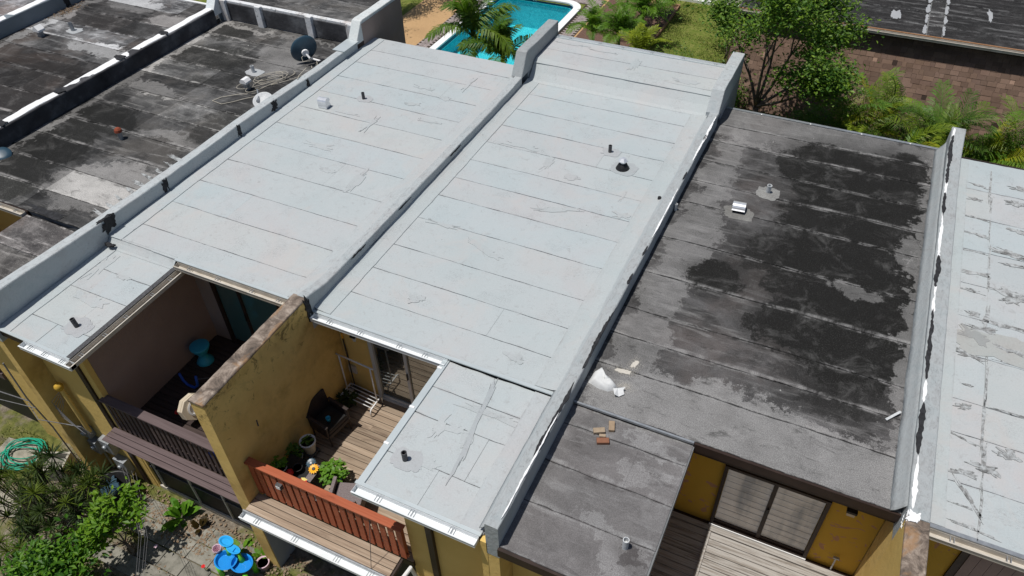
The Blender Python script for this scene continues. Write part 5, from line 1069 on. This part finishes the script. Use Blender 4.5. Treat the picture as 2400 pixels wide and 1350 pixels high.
# water table toy
wt = thing('water_table', 'bright blue toy water table with lime green legs and upper slide', 'water table', (-.72, -3.28, GZ)); wz = GZ + .42
def ell(cx, cy, a, b, n=26): return [(cx + a * math.cos(2 * math.pi * k / n), cy + b * math.sin(2 * math.pi * k / n)) for k in range(n)]
def tray(cx, cy, a, b, z, h, mat, name):
    O = ell(cx, cy, a, b); I = ell(cx, cy, a - .03, b - .03); n = len(O); B = ell(cx, cy, a - .06, b - .06)
    V = [(x, y, z) for x, y in B] + [(x, y, z + h) for x, y in O] + [(x, y, z + h) for x, y in I] + [(x, y, z + .02) for x, y in B]
    F = [tuple(reversed(range(n)))]
    for k in range(n):
        j = (k + 1) % n; F += [(k, j, n + j, n + k), (n + k, n + j, 2 * n + j, 2 * n + k), (2 * n + k, 2 * n + j, 3 * n + j, 3 * n + k)]
    F.append(tuple(range(3 * n, 4 * n))); return link(name, meshdata(name, V, F, MT[mat], False), wt)
tray(-.86, -3.36, .25, .22, wz, .11, 'toyblue', 'basin'); tray(-.52, -3.28, .25, .21, wz + .002, .11, 'toyblue', 'basin')
tray(-.96, -3.12, .17, .12, wz + .34, .05, 'toysky', 'upper_tray'); tray(-.72, -3.19, .17, .09, wz + .315, .05, 'toysky', 'upper_tray')
MB().prism([(-.96, -3.20), (-.70, -3.25), (-.70, -3.13), (-.96, -3.04)], wz + .33, wz + .362).build('slide_channel', MT['toysky'], wt)
for (x, y) in ((-1.0, -3.5), (-.35, -3.42), (-.4, -3.14), (-1.0, -3.2)): MB().lathe([(.06, 0), (.045, .42)], (x, y, GZ), 12).build('leg', MT['toygreen'], wt, True)
for (x, y) in ((-.94, -3.18), (-.6, -3.2)): MB().lathe([(.07, .02), (.04, .1), (.04, .32)], (x, y, wz), 12).build('support', MT['toygreen'], wt, True)
pb = thing('toy_bucket', 'pale pink toy bucket hanging at the corner of the blue water table', 'bucket', (-1.12, -3.3, wz)); MB().lathe([(.065, 0), (.09, .17), (.105, .17), (.10, .19), (.085, .18), (.06, .03)], (-1.16, -3.26, wz + .0), 8, closed_top=False).build('bucket_wall', MT['pinkpl'], pb)
flowerpot('square_planter', 'small pale pink planter with dry soil beside the yellow wall end', -.32, -2.98, GZ, .11, .13, .2, 'pinkpl', 0, 3, 'planter')
# ------------------------------------------------------------------ foliage
def leafcloud(pts, size, seed, up=.4, ratio=.5, fold=True):
    """one mesh of separate folded leaves at the given points"""
    r = np.random.RandomState(seed); n = len(pts); P = np.array(pts, float)
    a = r.uniform(0, 2 * np.pi, n); el = r.uniform(-.6, .7, n); s = size * r.uniform(.4, 1.45, n)
    d = np.c_[np.cos(a) * np.cos(el), np.sin(a) * np.cos(el), np.sin(el)]; w_ = np.cross(d, r.normal(0, 1, (n, 3)) * .45 + np.array([0, 0, 1])); w_ /= np.linalg.norm(w_, axis=1)[:, None] + 1e-9
    nn = np.cross(w_, d); d *= s[:, None]; w_ *= (s * ratio * .5)[:, None]; nn *= (s * .10)[:, None]
    V = np.stack([P, P + d * .45 + w_ + nn, P + d, P + d * .45 - w_ + nn], 1).reshape(-1, 3)
    i = np.arange(n)[:, None] * 4
    F = np.concatenate([i + np.array([[0, 1, 2]]), i + np.array([[0, 2, 3]])]).tolist()
    return V.tolist(), F
def frond_mesh(L, arch, nleaf=26, ll=.42, lw=.028, seed=0, droop=.6, vee=.5, name='frond', mat='leafpalm'):
    """feather palm frond growing along +x, arching over; leaflets with a bend"""
    r = random.Random(seed); mb = MB(); P = []; th = arch[0]; x = z = 0; n = 14; pts = []
    for k in range(n + 1):
        pts.append(Vector((x, 0, z))); th = arch[0] + (arch[1] - arch[0]) * (k / n) ** 1.2; x += L / n * math.cos(th); z += L / n * math.sin(th)
    mb.tube(pts, [.018 * (1 - .85 * k / n) + .002 for k in range(n + 1)], 5)
    for k in range(nleaf):
        u = .16 + .84 * (k + .5) / nleaf; f = u * n; i = min(int(f), n - 1); p = pts[i].lerp(pts[i + 1], f - i); t = (pts[i + 1] - pts[i]).normalized()
        up = Vector((-t.z, 0, t.x)); l = ll * (math.sin(math.pi * (u * .80 + .12)) ** .7) * r.uniform(.85, 1.1)
        for s in (-1, 1):
            q = r.uniform(-.15, .15); d = (Vector((0, s, 0)) * .95 + t * (.45 + .5 * u + q) + up * (vee + q)).normalized(); wv = t.cross(d).normalized().cross(d).normalized() * lw * .5
            m1 = p + d * l * .5; m2 = m1 + (d * .8 - Vector((0, 0, 1)) * droop).normalized() * l * .32; m3 = m2 + (d * .45 - Vector((0, 0, 1)) * droop * 1.5).normalized() * l * .25
            mb.add([p - wv * .5, p + wv * .5, m1 + wv, m1 - wv, m2 + wv * .75, m2 - wv * .75, m3], [(0, 1, 2, 3), (3, 2, 4, 5), (5, 4, 6)])
    return meshdata(name, mb.V, mb.F, MT[mat])
def palm(label, x, y, z0, crown_z, fr, n, seed, trunk_r=.06, lean=(0, 0), colors=None, cat='palm tree', group=None, el=(-.2, 1.1), scale=1., name='palm_tree', az=None, trunks=1):
    t = thing(name, label, cat, (x, y, z0), 0, group); r = random.Random(seed)
    cx, cy = x + lean[0], y + lean[1]
    for k in range(trunks):
        ox, oy = (r.uniform(-.22, .22), r.uniform(-.22, .22)) if trunks > 1 else (0, 0)
        MB().tube([(x + ox * .4, y + oy * .4, z0), (x + ox + lean[0] * .3, y + oy + lean[1] * .3, z0 + (crown_z - z0) * .5), (cx + ox, cy + oy, crown_z - (.25 * k))], [trunk_r * 1.25, trunk_r, trunk_r * .8], 9).build('trunk', MT['palmbark'], t, True)
        MB().tube([(cx + ox, cy + oy, crown_z - .02 - .25 * k), (cx + ox, cy + oy, crown_z + .45 * scale - .25 * k)], [trunk_r * .85, trunk_r * .3], 8).build('crown_shaft', MT['leafpalm'], t, True)
    for k in range(n):
        me = r.choice(fr); a = (2 * math.pi * k * .382 * 1.0 + r.uniform(-.3, .3)) if az is None else r.uniform(*az); e = el[0] + (el[1] - el[0]) * (k + .5) / n + r.uniform(-.12, .12); s = scale * r.uniform(.78, 1.15)
        q = k % trunks; ox, oy = (0, 0) if trunks == 1 else (r.uniform(-.2, .2), r.uniform(-.2, .2))
        M = Matrix.Translation((cx + ox, cy + oy, crown_z + .1 * scale - .25 * q)) @ Matrix.Rotation(a, 4, 'Z') @ Matrix.Rotation(-e, 4, 'Y') @ Matrix.Rotation(r.uniform(-.4, .4), 4, 'X') @ Matrix.Scale(s, 4)
        link('frond', me, t, M, r.choice(colors or [(1, 1, 1)]))
    return t
FR_A = [frond_mesh(1.9, (.75, -.75), 36, .50, .022, 1), frond_mesh(1.7, (.9, -.35), 34, .46, .022, 2), frond_mesh(2.0, (.55, -1.0), 38, .52, .022, 3, .8)]
FR_B = [frond_mesh(1.5, (.6, -1.0), 38, .46, .032, 5, 1.0, .1), frond_mesh(1.3, (.7, -1.3), 36, .44, .032, 6, 1.1, .0), frond_mesh(1.4, (.9, -.5), 38, .44, .032, 7, .9, .2)]
FR_C = [frond_mesh(.95, (.9, -.6), 26, .26, .02, 8, .4), frond_mesh(1.05, (.7, -.8), 28, .26, .02, 9, .5)]
YG = [(1.0, 1.05, 1), (1.35, 1.25, .7), (.65, .9, .9), (2.0, 1.4, .5), (.8, 1.05, .8), (.9, 1.0, .8), (.4, .55, .5), (.55, .75, .7)]
ar = [('areca palm clump nearest the leafy tree, behind the blackened roof', 8.3, 13.2, -2.0, 26, 1, 1.0), ('tall upright areca palm clump with one feather frond standing up behind the blackened roof', 9.0, 13.7, -1.45, 17, 2, 1.0),
      ('areca palm clump behind the far end of the rightmost party wall', 10.6, 13.3, -1.7, 28, 3, 1.1), ('yellowing areca palm clump at the right edge behind the torn pale roof', 12.0, 13.0, -1.95, 28, 4, 1.1), ('areca palm clump close to the roof edge left of the rightmost wall', 9.8, 12.4, -2.2, 24, 5, .95), ('low areca palm clump behind the right edge roof', 11.4, 12.2, -2.3, 18, 6, .95), ('areca palm clump beyond the right edge of the picture', 13.2, 13.4, -1.6, 16, 7, 1.05)]
for (lab, x, y, cz, n, s, sc_) in ar: palm(lab, x, y, GZ, cz, FR_A, n, s * 11, .05, (0, 0), YG, group='areca palms behind the roofs', el=(-.35, 1.25), scale=sc_, trunks=3)
palm('low yellow-green palm seedling at the foot of the leafy tree', 6.3, 12.3, GZ, -2.6, FR_C, 9, 95, .03, (0, 0), [(1.6, 1.3, .7)], scale=1.25, el=(.1, 1.1))
dead = frond_mesh(.9, (.6, -.9), 26, .24, .02, 12, .7, .4, 'dry_frond', 'litter')
dt_ = thing('dry_palm_frond', 'bleached grey dead frond at the left of the areca palms', 'palm frond', (7.6, 12.9, GZ))
for k in range(5): link('frond', dead, dt_, Matrix.Translation((7.75, 13.0, -2.35)) @ Matrix.Rotation(k * 1.2, 4, 'Z') @ Matrix.Rotation(-.6, 4, 'Y'), (2.2, 2.2, 2.6))
DG = [(.55, .75, .6), (.75, .9, .6), (.9, .95, .6)]
palm('left of two palms with drooping dark fronds in front of the pool', -3.95, 14.0, GZ, -1.35, FR_B, 15, 301, .07, (0, 0), DG, group='palms in front of the pool', el=(-.45, 1.35), scale=1.25)
palm('right palm in front of the pool beside the raised wall end', -2.86, 13.9, GZ, -1.85, FR_B, 14, 302, .07, (0, .1), DG, group='palms in front of the pool', el=(-.3, 1.4), scale=1.1)
for (lab, x, y, s) in (('pygmy palm beside the paver border, left of the bed', -2.35, 21.6, 1), ('middle pygmy palm of the planted bed', -1.2, 21.6, 2), ('large pygmy palm at the timber edge of the bed', -.75, 23.3, 3), ('pygmy palm at the top of the bed by the pool deck', -1.9, 24.6, 4)):
    palm(lab, x, y, GZ, GZ + .75 + .15 * s, FR_C, 22, 400 + s, .06, (0, 0), [(.8, 1.1, .7), (.9, 1.15, .6), (.7, 1, .7)], group='pygmy palms in the planted bed', el=(-.3, 1.2), scale=1.45)
palm('upright yellow-green palmetto right behind the raised silver roof', .4, 19.4, GZ, GZ + 1.2, FR_C, 14, 410, .05, (0, 0), [(1.7, 1.4, .7)], el=(.4, 1.4), scale=1.5)

def limb(mb, p, d, l, r0, depth, rng, tips, bend=.25):
    pts = [p]; n = 5; cur = Vector(p); dd = Vector(d).normalized()
    for k in range(n): dd = (dd + Vector((rng.uniform(-1, 1), rng.uniform(-1, 1), rng.uniform(-.4, .8))) * bend * .35).normalized(); cur = cur + dd * l / n; pts.append(cur.copy())
    mb.tube(pts, [r0 * (1 - .5 * k / n) for k in range(n + 1)], 7 if r0 > .03 else 5)
    if depth <= 1: tips += pts[2:]
    if depth > 0:
        for k in range(rng.choice((2, 3, 3))):
            st = pts[rng.choice((3, 4, 5))]; nd = (dd + Vector((rng.uniform(-1, 1), rng.uniform(-1, 1), rng.uniform(-.3, .9))) * .75).normalized(); limb(mb, st, nd, l * rng.uniform(.6, .8), r0 * .5, depth - 1, rng, tips)
def leafy_tree(name, label, cat, base, fork, dirs, l, r0, depth, leafn, lsize, seed, mat='leaf', spread=.3, colors=((1, 1, 1),), group=None, flatten=1.):
    t = thing(name, label, cat, base, 0, group); rng = random.Random(seed); mb = MB(); tips = []
    mb.tube([base, Vector(base).lerp(Vector(fork), .5) + Vector((.05, .03, 0)), fork], [r0 * 1.3, r0 * 1.1, r0], 10)
    for d in dirs: limb(mb, Vector(fork), d[:3], l * (d[3] if len(d) > 3 else 1), r0 * .6, depth, rng, tips)
    mb.build('trunk', MT['bark'], t, True)
    nr = np.random.RandomState(seed); T_ = np.array([tuple(q) for q in tips]); parts = len(colors)
    for i, c in enumerate(colors):
        sel = T_[nr.randint(0, len(T_), 40 + 0 * i)] if False else T_
        idx = nr.randint(i % max(1, parts), len(T_), leafn // parts); grp = nr.randint(0, 9999, len(T_))
        P = T_[idx] + nr.normal(0, spread, (len(idx), 3)) * np.array([1, 1, .8 * flatten]) * (.5 + (grp[idx] % 100)[:, None] / 110.)
        V, F = leafcloud(P, lsize, seed + i); o = link('foliage', meshdata('foliage', V, F, MT[mat]), t, color=c); o['kind'] = 'stuff'
    return t
leafy_tree('leafy_tree', 'tall leafy green tree with several forked grey limbs beside the silver roof corner', 'tree', (5.75, 13.3, GZ), (5.72, 13.3, -1.35), [(-.10, .0, 1, 1.25), (.12, .1, 1, 1.35), (.75, .1, .75), (.5, .5, .9, 1.1), (-.35, .3, .9, 1.0), (.6, -.2, .35, .9)], 1.5, .085, 3, 21000, .115, 501, 'leaf', .24, ((1.1, 1.1, 1), (1.6, 1.4, .9), (.6, .75, .7)), None)
leafy_tree('bush', 'rounded glossy green bush at the back corner of the silver roof', 'bush', (3.9, 15.2, GZ), (3.9, 15.2, -3.9), [(.5, .3, .8), (-.6, .2, .8), (.1, -.5, .8), (.0, .5, .9), (-.3, -.3, .9)], 1.15, .05, 2, 6500, .10, 511, 'leaf', .22, ((1, 1, 1), (1.3, 1.2, .8)), 'bushes behind the silver roof')
leafy_tree('bush', 'loose twiggy bush left of the glossy one behind the silver roof', 'bush', (2.1, 17.0, GZ), (2.1, 17.0, -4.3), [(.5, .3, .6), (-.7, .2, .6), (.1, -.5, .8), (.0, .5, .6)], 1.1, .04, 2, 4200, .085, 512, 'leaf', .25, ((.9, 1, .8), (1.2, 1.1, .8)), 'bushes behind the silver roof')
leafy_tree('bush', 'dark glossy bush under the leafy tree against the shingle wall', 'bush', (6.9, 14.0, GZ), (6.9, 14.0, -3.4), [(.5, .1, .8), (-.4, .2, .9), (.1, -.3, .9), (.0, .3, .9)], 0.8, .04, 2, 2500, .085, 513, 'leaf', .2, ((.7, .85, .7), (1, 1, .8)), 'bushes behind the silver roof')
leafy_tree('bush', 'small bush on the lawn with white blossom pieces behind the leafy tree', 'bush', (2.9, 23.6, GZ), (2.9, 23.6, -4.5), [(.5, .1, .8), (-.4, .2, .9), (.1, -.5, .7), (.0, .6, .8)], .9, .04, 2, 3500, .10, 514, 'leaf', .3, ((.8, .95, .8), (1.1, 1.1, .8)), 'bushes behind the silver roof')
leafy_tree('hedge', 'clipped yellow-green hedge at the head of the planted bed', 'hedge', (-.9, 26.0, GZ), (-.9, 26.0, -4.7), [(.3, .9, .5), (-.5, .1, .7), (.1, -.9, .7), (.0, .6, .5), (.3, .1, .8)], .75, .03, 2, 6500, .085, 515, 'leafbright', .22, ((.9, .9, .8), (1.1, 1, .8)))
leafy_tree('hedge', 'dark hedge along the left side of the pool deck', 'hedge', (-12.6, 21.8, GZ), (-12.6, 21.8, -4.4), [(.1, 1, .4, 1.6), (.1, -1, .4, 1.6), (.1, .4, .9), (.0, -.4, .9)], 1.6, .05, 2, 9000, .10, 516, 'leaf', .3, ((.5, .65, .6), (.7, .8, .6)))
# planted bed, edging, far kerb
tag(MB().box(-3.7, -.38, 19.5, 27.9, GZ - .02, GZ + .035).build('planted_bed', MT['mulch']), kind='structure')
be = thing('bed_edging', 'low brown timber edging around the mulched bed beside the lawn', 'edging', (-.35, 24, GZ)); MB().box(-.375, -.31, 19.5, 27.99, GZ, GZ + .14).build('edging_board', MT['plank_mulch'], be); MB().box(-1.4, -.376, 27.92, 27.99, GZ, GZ + .14).build('edging_board', MT['plank_mulch'], be)
dw = MB().box(-2.5, 4.2, 29.0, 45, GZ - .05, GZ + .05); tag(dw.build('driveway', MT['concrete'], color=(1.5, 1.45, 1.4)), kind='structure'); tag(MB().box(-2.6, 4.2, 28.76, 28.99, GZ - .05, GZ + .12).build('kerb', MT['coping']), kind='structure')
lg = thing('pool_lounger', 'dark slatted lounger on the pool deck at the top of the picture', 'lounger', (-3.2, 28.4, GZ)); BX('seat', MT['wicker'], lg, -4.2, -2.4, 27.75, 28.4, GZ + .28, GZ + .34)
for (a, b) in ((-4.1, 27.8), (-2.5, 27.8), (-4.1, 28.35), (-2.5, 28.35)): BX('leg', MT['black'], lg, a - .03, a + .03, b - .03, b + .03, GZ + .012, GZ + .28)

# shingled building behind
sb = thing('shingled_building', 'low building with brown shingled mansard and black flat roof behind the palms', 'building', (10, 20, GZ))
B0 = Vector((0, 15.35, -2.62)); B1 = Vector((0, 16.98, -.22)); sl = (B1 - B0); SL = sl.length; ud = sl.normalized(); X0, X1 = 4.2, 16.0
MB().add([(X0, B0.y, B0.z - .012), (X1, B0.y, B0.z - .012), (X1, B1.y, B1.z - .012), (X0, B1.y, B1.z - .012), (X0, B1.y + .3, B0.z - .2), (X1, B1.y + .3, B0.z - .2)], [(0, 1, 2, 3), (0, 4, 5, 1), (0, 3, 4), (1, 5, 2)]).build('mansard_roof', MT['shingle'], sb, color=(.4, .4, .4))
mans = bpy.data.objects['mansard_roof']
tilt = Matrix(((1, 0, 0), (0, ud.y, -ud.z), (0, ud.z, ud.y))).to_4x4()
ex = .138; rows = int(SL / ex); r = random.Random(77); smes = []
for wv in (.13, .18, .24, .30):
    m_ = MB().box(0, wv - .006, 0, ex + .02, .0, .010); smes.append((wv, meshdata('shingle', m_.V, m_.F, MT['shingle'])))
cand = []
for j in range(rows + 1):
    x = X0 + r.uniform(0, .1)
    while x < X1 - .1:
        wv, me = r.choice(smes); k = r.choice((.80, .90, .97, 1.04, 1.1)) * r.uniform(.96, 1.04); col_ = (k * 1.03, k, k * r.uniform(.94, 1.04))
        if r.random() < .012: col_ = (2.0, 2.1, 2.0)
        if r.random() < .008: col_ = (.25, .25, .27)
        p = B0 + ud * (j * ex); cand.append((x, Vector((x, p.y, p.z)), wv, me, col_, r.choice((.0, .007)), j)); x += wv
cand.sort(key=lambda q: (q[0] > 14.0 or q[0] < 6.0, abs(q[0] - 10)))
first = cand[:300]; rest = MB()
for (x, p, wv, me, c, lift, j) in first: link('shingle', me, mans, Matrix.Translation(p) @ tilt @ Matrix.Translation((0, 0, lift + .002)) @ Matrix.Rotation(R(-2.2), 4, 'X'), c)
cc_ = {}
for (x, p, wv, me, c, lift, j) in cand[300:]:
    key = round(min(c[0], 2.2) * 5) / 5; cc_.setdefault(key, MB()).box(0, wv - .006, 0, ex + .02, 0, .010, Matrix.Translation(p) @ tilt @ Matrix.Translation((0, 0, lift + .002)) @ Matrix.Rotation(R(-2.2), 4, 'X'))
Vv = []; Fv = []; mats = []; mi = []
me = bpy.data.meshes.new('shingles'); allmb = MB(); 
for key, m_ in cc_.items():
    s0 = len(allmb.F); allmb.add(m_.V, m_.F); mi += [len(mats)] * (len(allmb.F) - s0); mats.append(key)
me.from_pydata(allmb.V, [], allmb.F)
for key in mats:
    mm = MT['shingle'].copy(); mm.name = 'brown_shingle_tone'
    for nd in mm.node_tree.nodes:
        if nd.type == 'OBJECT_INFO':
            for l in list(nd.outputs['Color'].links): s_ = l.to_socket; mm.node_tree.links.remove(l); s_.default_value = (key * 1.02, key, key * .98, 1)
    me.materials.append(mm)
me.polygons.foreach_set('material_index', mi); tag(link('shingles', me, mans), kind='stuff')
BX('clerestory_wall', MT['brown'], sb, X0 + .1, X1, 16.95, 17.15, -.3, -.06); BX('rear_wall', MT['grey_st'], sb, X0 + .1, X1, 17.16, 30, GZ, -.06); BX('front_wall', MT['mauve'], sb, X0 + .15, X1, 15.75, 15.9, GZ, -2.45)
fr_ = BX('flat_roof', MT['under'], sb, X0, X1, 16.72, 30, -.059, .02)
ysf = [16.72, 17.5, 18.45, 19.4, 20.35, 21.3, 22.3, 24, 26, 28, 30]
for k in range(len(ysf) - 1):
    for (a, b) in ((X0, 9.62), (9.66, 10.05), (10.09, X1)): sheet(fr_, a, b, ysf[k] + (.0 if b != 10.05 else 0), ysf[k + 1], .045 if b != 10.05 else .06, MT['flat_far'], (1, 1, 1) if b != 10.05 else (1.6, 1.6, 1.6), 700 + k + int(a), .02)
for k in range(10): 
    ribbon(fr_, 'worn_seam', MT['grey_st'], 16.8 + k * .8, 17.5 + k * .8, lambda y: 9.58, lambda y: .05, .05, 800 + k, .004); ribbon(fr_, 'worn_seam', MT['grey_st'], 16.85 + k * .8, 17.55 + k * .8, lambda y: 10.10, lambda y: .05, .05, 830 + k, .004)
ragged(fr_, 'roof_patch', MT['grey_st'], (8.72, 17.9, .052), (1, 0, 0), (0, 1, 0), .14, .33, 5, .006, .3); ragged(fr_, 'roof_patch', MT['grey_st'], (11.3, 18.9, .052), (1, 0, 0), (0, 1, 0), .07, .4, 6, .006, .4)
BX('rusty_edge', MT['brick'], sb, X0, X1, 16.66, 16.72, .0, .055, color=(.85, .55, .35)); g = gutter(sb, X0, X1, 16.655, .02, MT['gutter_old'], 'x', -1, .11, .07, 9)
BX('soffit', MT['brown'], sb, X0, X1, 16.70, 16.94, -.09, -.06)
pr2 = thing('neighbour_roof_corner', 'pinkish roof corner at the right edge beyond the palms', 'roof', (13.6, 14.6, GZ)); MB().prism([(13.0, -.4), (15, -.4), (15, .3), (13.2, .3)], -2.0, -1.92, Matrix.Translation((.2, 16.6, -.2))).build('roof_slab', MT['mauve'], pr2); BX('post', MT['mauve'], pr2, 14, 14.2, 16.3, 16.5, GZ, -2.2)

# ------------------------------------------------------------------ front yard plants
def rosette(L, w_, n, seed):
    r = random.Random(seed); mb = MB()
    for k in range(n):
        a = k * 2.4 + r.uniform(-.2, .2); e = r.uniform(-.35, 1.25); l = L * r.uniform(.75, 1.1); d = Vector((math.cos(a) * math.cos(e), math.sin(a) * math.cos(e), math.sin(e))); s = Vector((-math.sin(a), math.cos(a), 0)) * w_ * .5
        m1 = d * l * .45; m2 = d * l + Vector((0, 0, -l * .18)); mb.add([s * .4, -s * .4, m1 - s, m1 + s, m2], [(0, 1, 2, 3), (3, 2, 4)])
    return meshdata('leaf_rosette', mb.V, mb.F, MT['leafdark'])
ros = [rosette(.34, .022, 34, k) for k in range(4)]
def dracaena(label, x, y, n, spread, hz, seed):
    t = thing('dracaena', label, 'plant', (x, y, GZ), 0, 'spiky strap-leaved plants by the front wall'); r = random.Random(seed); st = MB()
    for k in range(n):
        a = r.uniform(0, 6.28); d = spread * math.sqrt(r.random()); h = hz * r.uniform(.5, 1.05); p = Vector((x + d * math.cos(a), y + d * math.sin(a), GZ + h))
        st.tube([(x + d * .2 * math.cos(a), y + d * .2 * math.sin(a), GZ), Vector((x + d * .7 * math.cos(a), y + d * .7 * math.sin(a), GZ + h * .5)), p], .014, 5)
        M = Matrix.Translation(p) @ Matrix.Rotation(r.uniform(0, 6), 4, 'Z') @ Matrix.Rotation(r.uniform(-.5, .5), 4, 'X') @ Matrix.Scale(r.uniform(.8, 1.25), 4); c = r.choice([(1, 1, 1), (1.25, 1.2, .8), (.6, .7, .7), (2.2, 1.9, .9), (.8, .8, .7)])
        link('leaf_rosette', r.choice(ros), t, M, c)
    st.build('stem', MT['bark'], t)
dracaena('spiky dark green plant nearest the left picture edge', -6.0, -4.1, 22, .75, 1.35, 1); dracaena('tall spiky plant in the middle of the front yard group', -4.95, -3.75, 26, .75, 1.5, 2)
dracaena('spiky plant next to the black tub and meter boxes', -4.15, -3.6, 18, .55, 1.35, 3); dracaena('shaded spiky plant low in the bottom left corner', -4.7, -4.9, 22, .8, 1.1, 4)
leafy_tree('shrub', 'bright green leafy shrub beside the overhead wires at bottom left', 'shrub', (-3.05, -3.95, GZ), (-3.05, -3.95, -4.5), [(.15, .5, .9, 1.1), (-.4, -.2, .9), (.1, -.6, .8), (-.2, .1, 1, 1.1)], .55, .03, 2, 1300, .13, 601, 'leafbright', .09, ((1.35, 1.1, .9), (1, .95, .8)), 'leafy shrubs in the front yard')
leafy_tree('shrub', 'darker green leafy shrub at the bottom edge of the yard', 'shrub', (-3.3, -5.1, GZ), (-3.3, -5.1, -4.6), [(.3, .4, .8), (-.6, .1, .7), (.4, -.5, .7), (-.2, -.3, .9)], .6, .03, 2, 4200, .12, 602, 'leafbright', .20, ((.35, .5, .5), (.6, .7, .6), (1, .95, .8)), 'leafy shrubs in the front yard')  # dark shrub, leaf tones lowered further to carry the shade among the plants
def broad(label, x, y, n, L, seed, col=(1, 1, 1)):
    t = thing('broadleaf_plant', label, 'plant', (x, y, GZ), 0, 'small plants along the porch screens'); r = random.Random(seed)
    for k in range(n):
        a = r.uniform(0, 6.28); e = r.uniform(.2, 1.2); l = L * r.uniform(.7, 1.1); d = Vector((math.cos(a) * math.cos(e), math.sin(a) * math.cos(e), math.sin(e))); s = Vector((-math.sin(a), math.cos(a), 0)) * l * .16; b = Vector((x, y, GZ))
        mb = MB().add([b, b + d * l * .4 + s, b + d * l * .75 + s * .9 - Vector((0, 0, l * .05)), b + d * l - Vector((0, 0, l * .2)), b + d * l * .75 - s * .9 - Vector((0, 0, l * .05)), b + d * l * .4 - s], [(0, 1, 5), (1, 2, 4, 5), (2, 3, 4)]); mb.build('leaf', MT['leafbright'], t, color=col)
broad('ginger-like plant by the dark screen post', -2.75, -2.82, 15, .55, 1); broad('second broad-leaved plant by the porch screen', -2.95, -2.72, 10, .4, 2, (.8, .95, .8)); broad('dark maroon leaved plant at the edge of the pavers', -2.2, -2.85, 9, .35, 3, (.35, .1, .25)); broad('striped plant behind the water table', -1.02, -2.86, 12, .35, 4, (1.3, 1.2, 1)); broad('small plant at the foot of the yellow wall end', -.5, -2.82, 9, .32, 5)
for (x, y, s) in ((-2.62, -3.65, 1), (-1.38, -3.58, 2)):
    t = thing('flower', ('magenta and white flower among the shaded pavers', 'small red flower near the water table')[s - 1], 'flower', (x, y, GZ))
    MB().tube([(x, y, GZ), (x, y, GZ + .22)], .005, 4).build('stem', MT['leafdark'], t); me = meshdata('petal', [(0, 0, 0), (.03, -.02, .01), (.05, 0, 0), (.03, .02, .01)], [(0, 1, 2, 3)], MT['pinkpl' if s == 1 else 'toyred'])
    for k in range(6): link('petal', me, t, Matrix.Translation((x, y, GZ + .22)) @ Matrix.Rotation(k * 1.047, 4, 'Z'))
# grass tufts and litter, past counting
def tufts(name, mat, regions, n, h, seed):
    r = np.random.RandomState(seed); V = []; F = []
    for (x0, x1, y0, y1, q) in regions:
        m = int(n * q); P = np.c_[r.uniform(x0, x1, m), r.uniform(y0, y1, m)]; cl = r.uniform(0, 1, m)
        keep = (np.sin(P[:, 0] * 3.1 + 1) + np.sin(P[:, 1] * 4.3 + P[:, 0]) + r.normal(0, .8, m)) > -.2; P = P[keep]; m = len(P)
        a = r.uniform(0, 6.28, m); hh = h * r.uniform(.4, 1.2, m); w_ = .008 + .004 * r.random_sample(m); ln = r.uniform(.1, .8, m) * hh
        b = len(V) and sum(len(v) for v in V)
        A = np.c_[P[:, 0] - w_ * np.sin(a), P[:, 1] + w_ * np.cos(a), np.full(m, GZ)]; B = np.c_[P[:, 0] + w_ * np.sin(a), P[:, 1] - w_ * np.cos(a), np.full(m, GZ)]; C = np.c_[P[:, 0] + ln * np.cos(a), P[:, 1] + ln * np.sin(a), GZ + hh]
        V.append(np.stack([A, B, C], 1).reshape(-1, 3))
    V = np.concatenate(V); F = (np.arange(len(V) // 3)[:, None] * 3 + np.arange(3)).tolist()
    return tag(link(name, meshdata(name, V.tolist(), F, MT[mat])), kind='stuff')
tufts('grass', 'grassb', [(-9.5, -4.6, -4.6, -2.6, .3), (-6, 1.5, -7, -3.9, .5), (-.5, 1.5, -4, -2.9, .12), (-.3, 6.5, 19, 28.7, 1.3), (-.3, 5.2, 14, 19, .5)], 30000, .07, 5)
lt = MB(); r = random.Random(18)
for k in range(1700):
    x, y = (r.gauss(-2.6, .35), r.gauss(-2.95, .15)) if k % 5 == 0 else ((r.uniform(-5, 1.2), r.uniform(-3.4, -2.5)) if k % 3 else (r.uniform(-9, 1), r.uniform(-5.8, -2.7)))
    a = r.uniform(0, 6.3); s = r.uniform(.015, .05); q = r.uniform(.3, .8); lt.add([(x + s * math.cos(a), y + s * math.sin(a), GZ + .035 + r.uniform(0, .02)), (x - s * q * math.sin(a), y + s * q * math.cos(a), GZ + .04), (x - s * math.cos(a), y - s * math.sin(a), GZ + .035), (x + s * q * math.sin(a), y - s * q * math.cos(a), GZ + .03)], [(0, 1, 2, 3)])
tag(lt.build('leaf_litter', MT['litter']), kind='stuff')
